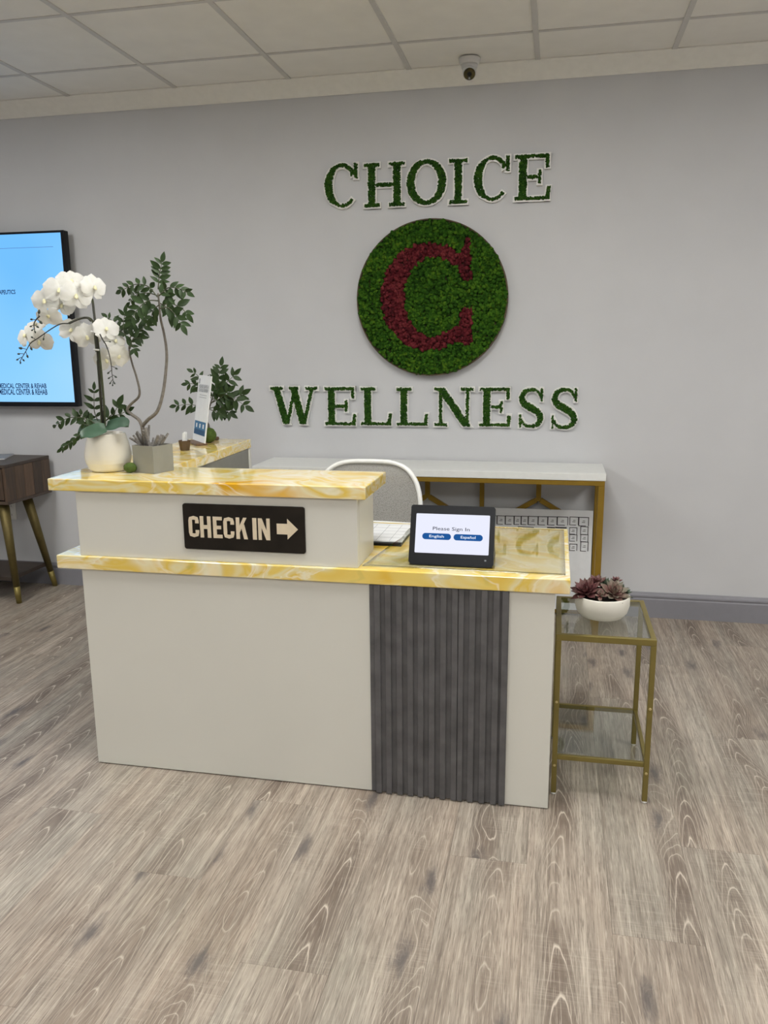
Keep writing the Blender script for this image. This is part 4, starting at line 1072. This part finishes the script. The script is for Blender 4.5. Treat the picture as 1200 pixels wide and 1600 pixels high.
strap_leaf('orchid_leaf', [(163, 668), (150, 664), (132, 668), (122, 680)], 0.020, M['orchid_leaf'], y1=OY+0.03)
st1 = tube('flower_stem', catmull([U(x, y, 1, OY) for x, y in ((164, 676), (163, 640), (158, 580), (152, 530), (147, 490), (143, 465), (130, 448), (105, 448), (80, 470))], 5), 0.0042, M['greenstem'], orc, 8)
st2 = tube('flower_stem', catmull([U(x, y, 1, OY+0.012) for x, y in ((159, 676), (158, 640), (154, 580), (149, 530), (146, 505), (138, 497), (124, 498), (108, 505))], 5), 0.0040, M['greenstem'], orc, 8)
tube('support_stake', [U(162, 676, 1, OY-0.008), U(150, 520, 1, OY-0.008), U(145, 474, 1, OY-0.008)], 0.0035, M['darkstem'], orc, 8)
for x, y in ((146.5, 518), (150.5, 546)):
    a = U(x-4, y, 1, OY-0.014); b = U(x+4.5, y+1, 1, OY-0.014)
    tube('plant_clip', [a, (a+b)/2+Vector((0, -0.004, 0)), b], 0.003, M['white_plastic'], orc, 6)
def petal_mesh(name, wid, cup, p1, p2, mat):
    V, Fc = [], []; N, K = 10, 6
    for k in range(N+1):
        t = 0.02+0.98*(1-math.cos(PI*k/N))/2; w_ = wid*max(0.03, (1-abs(2*t**p1-1)**p2))**0.5
        for q in range(K+1):
            s = -1+2*q/K
            rip = 0.03*math.sin(s*5+t*4)*t
            V.append((w_*s, t*(1-0.10*s*s*t), cup*t*t - 0.30*wid*s*s*0.5 + rip))
    for k in range(N):
        for q in range(K): a = k*(K+1)+q; Fc.append((a, a+1, a+K+2, a+K+1))
    me = mesh_from(name, V, Fc, True); me.materials.append(mat); return me
PET = petal_mesh('petal', 0.60, -0.14, 1.25, 2.3, M['petal'])
SEP = petal_mesh('petal', 0.42, -0.18, 1.1, 2.2, M['petal'])
def lip_mesh():
    bm = bmesh.new(); bmesh.ops.create_icosphere(bm, subdivisions=2, radius=1)
    for v in bm.verts:
        x, y, z = v.co; v.co = Vector((x*0.11*(1+0.6*max(0, -y)), y*0.17-0.05, z*0.12+0.10+0.14*max(0, -y)**2))
    me = bpy.data.meshes.new('flower'); bm.to_mesh(me); bm.free()
    me.polygons.foreach_set('use_smooth', [True]*len(me.polygons)); me.materials.append(M['lip']); return me
LIP = lip_mesh()
def flower(x, y, rpx, face, roll=0, dy=0.0):
    p = U(x, y, 1, OY+dy); R_ = rpx*((p-CAM).length/F_PX)
    fz = Vector(face).normalized(); upd = Vector((math.sin(math.radians(roll)), 0, math.cos(math.radians(roll))))
    Mf = frame_M(p, upd, fz, 1.0)
    # frame_M keeps the y direction: rebuild so that z is exactly the facing
    yv = (upd-fz*upd.dot(fz)).normalized(); xv = yv.cross(fz); Mf = Matrix((xv, yv, fz)).transposed().to_4x4(); Mf.translation = p
    S = Matrix.Diagonal((R_, R_, R_, 1)); fo = add('flower', LIP, None, orc, Mf @ S)
    for me, ang, l in ((SEP, 0, 0.95), (SEP, 128, 0.95), (SEP, -128, 0.95), (PET, 74, 1.0), (PET, -74, 1.0)):
        jit = random.uniform(-7, 7); tilt = random.uniform(-0.12, 0.22)
        Lc = Matrix.Rotation(math.radians(ang+jit), 4, 'Z') @ Matrix.Rotation(tilt, 4, 'X') @ Matrix.Diagonal((l, l, l, 1))
        off = Matrix.Translation((0, 0, 0.02 if me is PET else 0.0))
        add('petal', me, None, fo, Mf @ S @ off @ Lc)
cv = Vector((0.50, -0.84, 0.05))
for x, y, r, fdir, roll, dy in (
    (70, 470, 21, (0.15, -0.95, 0.05), -10, -0.03), (93, 453, 23, (0.35, -0.90, 0.15), 5, -0.02), (119, 462, 23, (0.55, -0.80, 0.05), 12, -0.045),
    (147, 449, 21, (0.95, -0.45, 0.1), 10, -0.01), (112, 440, 22, (0.5, -0.7, 0.45), 0, 0.02), (76, 494, 19, (0.2, -0.75, -0.5), 180, -0.05),
    (40, 524, 18, (-0.35, -0.8, 0.2), -25, 0.0), (62, 533, 20, (0.1, -0.8, -0.35), 15, 0.01), (56, 508, 15, (0.0, -0.5, 0.75), 0, 0.03),
    (112, 516, 20, (0.2, -0.8, 0.3), 20, 0.02), (136, 526, 21, (0.45, -0.85, -0.2), -15, 0.0), (166, 514, 20, (0.7, -0.6, 0.35), 15, -0.02),
    (180, 532, 19, (0.85, -0.5, 0.1), 30, 0.01), (186, 556, 18, (0.7, -0.65, -0.25), 45, -0.01), (166, 562, 19, (0.5, -0.8, -0.3), -20, 0.02), (97, 476, 19, (0.4, -0.85, -0.2), 30, 0.0)):
    flower(x, y, r, fdir, roll, dy)
BUD = None
def bud_mesh():
    bm = bmesh.new(); bmesh.ops.create_icosphere(bm, subdivisions=2, radius=1)
    for v in bm.verts: v.co = Vector((v.co.x*0.6*(1-0.25*v.co.y), v.co.y, v.co.z*0.6*(1-0.25*v.co.y)))
    me = bpy.data.meshes.new('bud'); bm.to_mesh(me); bm.free(); me.polygons.foreach_set('use_smooth', [True]*len(me.polygons)); me.materials.append(M['bud']); return me
BUD = bud_mesh()
def bud_spray(path, buds, dy):
    pts = catmull([U(x, y, 1, OY+dy) for x, y in path], 5)
    s_ = tube('bud_stem', pts, list(np.linspace(0.0026, 0.0012, len(pts))), M['darkstem'], orc, 6)
    for bx, by, rp, nx, ny in buds:
        p = U(bx, by, 1, OY+dy); a = U(nx, ny, 1, OY+dy); k = (p-CAM).length/F_PX
        tube('bud_stalk', [a, a.lerp(p, .6)+Vector((0, 0, .001)), p], 0.0011, M['darkstem'], s_, 5)
        add('bud', BUD, None, s_, frame_M(p, p-a, CAMV, rp*k))
bud_spray([(142, 502), (134, 496), (122, 499), (108, 505), (95, 506), (80, 514), (60, 528), (48, 536), (42, 546), (35, 558), (31, 565)],
          [(32, 544, 3.0, 42, 546), (49, 545, 2.6, 46, 539), (43, 557, 2.4, 40, 549), (29, 553, 2.2, 37, 553), (27, 562, 2.0, 34, 558), (37, 563, 2.0, 34, 560), (32, 567, 1.8, 32, 563), (50, 527, 2.0, 56, 531), (68, 530, 2.0, 70, 521)], -0.075)
bud_spray([(62, 494), (56, 500), (53, 507), (54, 514), (54, 518)], [(49, 499, 2.2, 56, 500), (48, 510, 2.0, 53, 508), (59, 511, 2.2, 54, 508), (50, 516, 1.8, 54, 514), (55, 519, 1.8, 54, 516), (61, 487, 3.2, 60, 496), (64, 504, 3.0, 58, 498)], -0.085)
bud_spray([(156, 522), (160, 530), (166, 540), (171, 555), (174, 572), (175, 584), (177, 596)],
          [(182, 576, 2.2, 174, 572), (169, 583, 2.2, 175, 578), (181, 589, 2.2, 176, 586), (170, 591, 2.0, 175, 588), (172, 599, 1.9, 176, 593), (179, 599, 1.9, 177, 595), (176, 602, 1.8, 177, 596), (172, 534, 1.6, 163, 533)], -0.075)
# greenery round the pot
spray(orc, [(156, 668), (138, 655), (118, 652), (102, 655), (88, 664)], OY-0.02, 6, 14, LEAFD, 0.2, CAMV, 0.06)
spray(orc, [(154, 668), (135, 658), (128, 650), (124, 648)], OY+0.03, 4, 13, LEAF, 0.3)
spray(orc, [(140, 674), (125, 680), (112, 690), (97, 701)], OY-0.04, 6, 12, LEAFD, 0.15, CAMV, -0.02, 30)
spray(orc, [(156, 664), (148, 645), (147, 630), (147, 610)], OY+0.02, 4, 13, LEAFD, 0.25)
spray(orc, [(160, 664), (172, 650), (178, 646), (184, 634)], OY+0.02, 2, 19, LEAF, 0.35)
spray(orc, [(162, 660), (176, 650), (186, 648), (198, 642)], OY+0.03, 3, 14, LEAF, 0.45)
spray(orc, [(154, 668), (140, 665), (130, 662)], OY-0.05, 3, 12, LEAF, 0.3)

# ------------------------------------------------------------------ tree in the grey planter
plc = Vector((-1.062, -1.800, ZU)); ang = math.radians(-17)
tp = thing('potted_tree', 'slender forked leafy tree with driftwood in a square grey planter on the desk ledge', 'potted plant', plc)
RP = Matrix.Translation(plc) @ Matrix.Rotation(ang, 4, 'Z')
hw, hh, tk = 0.0475, 0.094, 0.004
bm = bmesh.new()
bm_box(bm, -hw, hw, -hw, -hw+tk, 0.0004, hh, 0, 1, RP); bm_box(bm, -hw, hw, hw-tk, hw, 0.0004, hh, 0, 1, RP)
bm_box(bm, -hw, -hw+tk, -hw+tk, hw-tk, 0.0004, hh, 0, 1, RP); bm_box(bm, hw-tk, hw, -hw+tk, hw-tk, 0.0004, hh, 0, 1, RP)
bm_box(bm, -hw+tk, hw-tk, -hw+tk, hw-tk, 0.0004, 0.006, 0, 1, RP)
bm_part('planter', bm, M['planter'], tp)
box('soil', -hw+tk+.0003, hw-tk-.0003, -hw+tk+.0003, hw-tk-.0003, 0.0065, hh-0.012, M['soil'], tp, 0, 1, RP)
for k, (x0, x1, y1, wd_) in enumerate(((218, 203, 684, 6), (216, 208, 680, 6), (219, 213, 677, 7), (224, 214, 674, 7), (226, 218, 678, 6), (233, 228, 668, 8), (236, 229, 684, 6), (231, 233, 664, 6), (238, 240, 684, 5), (240, 247, 680, 7), (244, 253, 679, 7), (247, 259, 682, 6), (250, 263, 677, 6), (229, 224, 672, 7), (246, 256, 680, 6))):
    yk = -1.80 + random.uniform(-0.03, 0.02); a = U(x0, 699, 1, yk); b = U(x1, y1, 1, yk - 0.012*(1 if k % 2 else -1)); d = b-a
    a = Vector((min(max(a.x, plc.x-0.033), plc.x+0.033), min(max(yk, plc.y-.03), plc.y+.03), ZU+hh-0.011))
    V, Fc = tube_geo([a, a.lerp(b, .55)+Vector((0, 0, .002)), b], [wd_*0.00075, wd_*0.0008, wd_*0.00065], 5)
    part('driftwood_stick', V, Fc, M['drift'], tp)
TY = -1.80
trunk = catmull([U(x, y, 1, TY) for x, y in ((227, 700), (225, 680), (222, 664))], 4)
tr0 = tube('trunk', trunk, list(np.linspace(0.0085, 0.007, len(trunk))), M['stem'], tp, 10)
q = catmull([U(x, y, 1, TY+dy) for x, y, dy in ((222, 666, 0), (232, 655, -.01), (246, 642, -.01), (255, 612, 0), (260, 570, .01), (260, 545, .01), (256, 520, .01), (251, 498, 0), (249, 478, 0), (247, 458, 0))], 5)
tube('branch', q, list(np.linspace(0.0066, 0.0030, len(q))), M['stem'], tr0, 9)
q = catmull([U(x, y, 1, TY+dy) for x, y, dy in ((222, 666, 0), (217, 656, .01), (205, 647, .02), (199, 640, .02), (205, 631, .02), (216, 621, .015), (218, 610, .01), (213, 588, .015), (206, 566, .02), (202, 545, .02), (204, 532, .02))], 5)
tube('branch', q, list(np.linspace(0.0060, 0.0026, len(q))), M['stem'], tr0, 9)
for px, dy, np_, lp_, kd, dd in (
    ([(247, 452), (249, 430), (253, 410)], 0, 5, 16, LEAF, 0), ([(246, 464), (232, 448), (214, 444), (200, 449), (190, 454)], -.02, 6, 14, LEAF, .03),
    ([(247, 462), (232, 458), (214, 460), (203, 472)], .02, 5, 13, LEAFD, .03), ([(249, 462), (262, 450), (280, 451), (292, 457)], 0, 5, 15, LEAF, -.03),
    ([(250, 482), (262, 481), (274, 492), (283, 507)], -.02, 4, 18, LEAF, 0), ([(248, 470), (232, 470), (218, 480), (205, 498)], -.03, 5, 17, LEAF, -.03),
    ([(249, 476), (240, 484), (236, 496)], -.03, 3, 17, LEAF, 0), ([(250, 474), (258, 478), (262, 484)], .02, 2, 16, LEAF, 0),
    ([(251, 478), (266, 474), (284, 482), (291, 490)], .02, 3, 17, LEAF, .02),
    ([(248, 462), (256, 456), (262, 462)], -.05, 2, 16, LEAF, 0),
    ([(204, 536), (212, 524), (224, 512), (232, 504)], .02, 5, 14, LEAF, 0), ([(203, 532), (194, 520), (193, 505), (195, 490)], .04, 4, 14, LEAFD, 0), ([(204, 534), (190, 518), (176, 502), (168, 496)], .06, 5, 13, LEAFD, 0),
    ([(204, 540), (208, 530), (220, 528)], .0, 3, 13, LEAF, 0), ([(203, 545), (206, 538), (210, 546)], -.01, 2, 13, LEAF, 0), ([(203, 528), (210, 515), (208, 505)], .03, 3, 13, LEAFD, 0)):
    spray(tp, px, TY+dy, np_, lp_, kd, 0.25, CAMV, dd)

# ------------------------------------------------------------------ moss ball by the pot
def ball(name, c, r, sq, mat):
    bm = bmesh.new(); bmesh.ops.create_icosphere(bm, subdivisions=4, radius=1)
    for v in bm.verts:
        n = mnoise.noise(v.co*3.0)*0.07 + mnoise.noise(v.co*11.0)*0.04
        v.co = Vector((v.co.x*r*sq, v.co.y*r, v.co.z*r*0.92))*(1+n) + Vector(c)
    zmin = min(v.co.z for v in bm.verts)
    for v in bm.verts: v.co.z += c[2]-r*0.92-zmin
    return bm_part(name, bm, mat, None, True)
p = U(200, 740, 2, ZU); tag(ball('moss_ball', (p.x, p.y+0.018, ZU+0.0175), 0.019, 1.18, M['lime']), 'bright green moss ball between the cream pot and grey planter', 'moss ball')

# ------------------------------------------------------------------ far end of the desk: plant, sign, cup
RPX, RPY = -1.262, -0.885
rp = thing('driftwood_plant', 'leafy green plant on a brown wood base behind the review sign', 'potted plant', (RPX, RPY, ZU))
bm = bmesh.new(); bm_box(bm, -0.045, 0.045, -0.030, 0.030, 0.0004, 0.016, 0.005, 2, Matrix.Translation((RPX+0.0, RPY-0.005, ZU)) @ Matrix.Rotation(math.radians(-20), 4, 'Z')); bm_part('wood_base', bm, M['brownwood'], rp)
q = catmull([(RPX, RPY, ZU+0.012), (RPX+0.004, RPY, ZU+0.07)] + [U(x, y, 1, RPY) for x, y in ((318, 655), (326, 640), (333, 618))], 5)
tube('trunk', q, list(np.linspace(0.0065, 0.003, len(q))), M['stem'], rp, 8)
for px, dy, np_, lp_, kd, dd in (
    ([(332, 622), (338, 604), (342, 588), (345, 572)], 0, 5, 15, LEAF, 0), ([(332, 628), (346, 616), (360, 621), (374, 628), (383, 634)], -.02, 4, 17, LEAF, 0),
    ([(328, 638), (342, 635), (354, 642), (360, 646)], -.02, 4, 14, LEAF, 0), ([(333, 618), (346, 604), (358, 594), (366, 586)], .01, 4, 15, LEAF, 0),
    ([(326, 640), (308, 634), (292, 632), (276, 634)], .02, 4, 15, LEAFD, 0), ([(330, 622), (316, 606), (302, 600), (294, 600)], .02, 4, 14, LEAFD, 0), ([(331, 620), (318, 598), (308, 586), (302, 582)], .03, 4, 13, LEAFD, 0),
    ([(332, 624), (350, 616), (366, 622), (378, 616)], .0, 3, 17, LEAF, 0), ([(330, 630), (344, 622), (356, 612)], -.03, 4, 16, LEAF, 0), ([(328, 640), (338, 643), (346, 647)], -.03, 3, 14, LEAF, 0), ([(331, 625), (334, 612), (340, 606)], -.04, 3, 17, LEAF, 0)):
    spray(rp, px, RPY+dy, np_, lp_, kd, 0.3, CAMV, dd)
bp_ = U(326.5, 681, 1, -0.985)
tag(ball('moss_ball', (bp_.x, -0.985, ZU+0.0335), 0.036, 0.9, M['lime']), 'green moss ball behind the white review sign', 'moss ball')
# review sign
sgn = thing('review_sign', 'white upright review card with a blue lower block on a wooden base', 'sign', (-1.25, -1.0, ZU))
R0 = Vector((-1.186, -1.096, ZU+0.010)); hd = Vector((-0.64, 0.768, 0)).normalized(); nr = Vector((-0.768, -0.64, 0)).normalized()
lean = math.radians(9); uv = Vector((0, 0, 1))*math.cos(lean) - nr*math.sin(lean); SWD, SHT = 0.195, 0.290
L0 = R0 + hd*SWD
xs = -hd; ns = xs.cross(uv)
SF = Matrix((xs, uv, ns)).transposed().to_4x4(); SF.translation = L0
def s_poly(pts, d0, d1, mat, name, par):
    V, Fc = extrude_polys([pts], lambda x, y, d: SF @ Vector((x, y, d)), d1, d0); return part(name, V, Fc, mat, par)
cd = s_poly(rect(0, SWD, 0, SHT), -0.004, 0.0, M['paper'], 'card', sgn)
s_poly(rect(0.012, SWD-0.012, SHT*0.10, SHT*0.305), 0.0002, 0.0005, M['blueink'], 'blue_block', cd)
s_poly(rect(0.012, SWD-0.012, SHT*0.10, SHT*0.18), 0.0006, 0.0009, M['navyink'], 'navy_band', cd)
for k in range(3):
    xk = 0.045+k*0.052; s_poly(rrect(xk-0.009, xk+0.009, SHT*0.205, SHT*0.27, 0.004, 3), 0.0006, 0.0009, M['paper'], 'icon', cd)
for tx, yk, wk, hk in (('PLEASE LEAVE A', 0.835, 0.145, 0.015), ('GOOGLE REVIEW', 0.775, 0.145, 0.015)):
    fit_text('lettering', tx, SF @ Vector((SWD*0.5, SHT*yk, 0.0006)), xs, uv, wk, hk, M['greyink'], cd, 0.02)
for yk in (0.70, 0.665): s_poly(rect(SWD*.22, SWD*.78, SHT*yk, SHT*yk+0.002), 0.0002, 0.0005, M['greyink'], 'text_line', cd)
s_poly(rrect(0.014, 0.030, SHT*.87, SHT*.95, 0.004, 3), 0.0002, 0.0005, M['greyink'], 'emblem', cd)
Mb = Matrix.Translation((R0+L0)/2 + Vector((0, 0, -0.010))) @ Matrix.Rotation(math.atan2(xs.y, xs.x), 4, 'Z')
box('base', -0.085, 0.085, -0.035, 0.016, 0.0004, 0.0098, M['brownwood'], sgn, 0.001, 1, Mb)
# cup with paper slips
cc = Vector((-1.205, -1.250, ZU))
cu = thing('card_cup', 'small dark brown cup holding white paper slips on the desk return', 'cup', cc)
lathe('cup', [(0.0, 0.0004), (0.019, 0.0004), (0.0205, 0.003), (0.0265, 0.041), (0.0255, 0.042), (0.0240, 0.040), (0.019, 0.006), (0, 0.006)], cc, M['cup'], cu, 8, False)
for k, (dx, dy, a, b, h) in enumerate(((-.004, -.004, .10, .05, .066), (.003, .000, .02, -.04, .070), (.008, .004, -.10, .08, .064))):
    Mk = Matrix.Translation(cc+Vector((dx, dy, 0.0065))) @ Matrix.Rotation(a, 4, 'Y') @ Matrix.Rotation(b, 4, 'X')
    box('paper_slip', -0.0065, 0.0065, -0.0009, 0.0009, 0, h, M['paper'], cu, 0, 1, Mk)
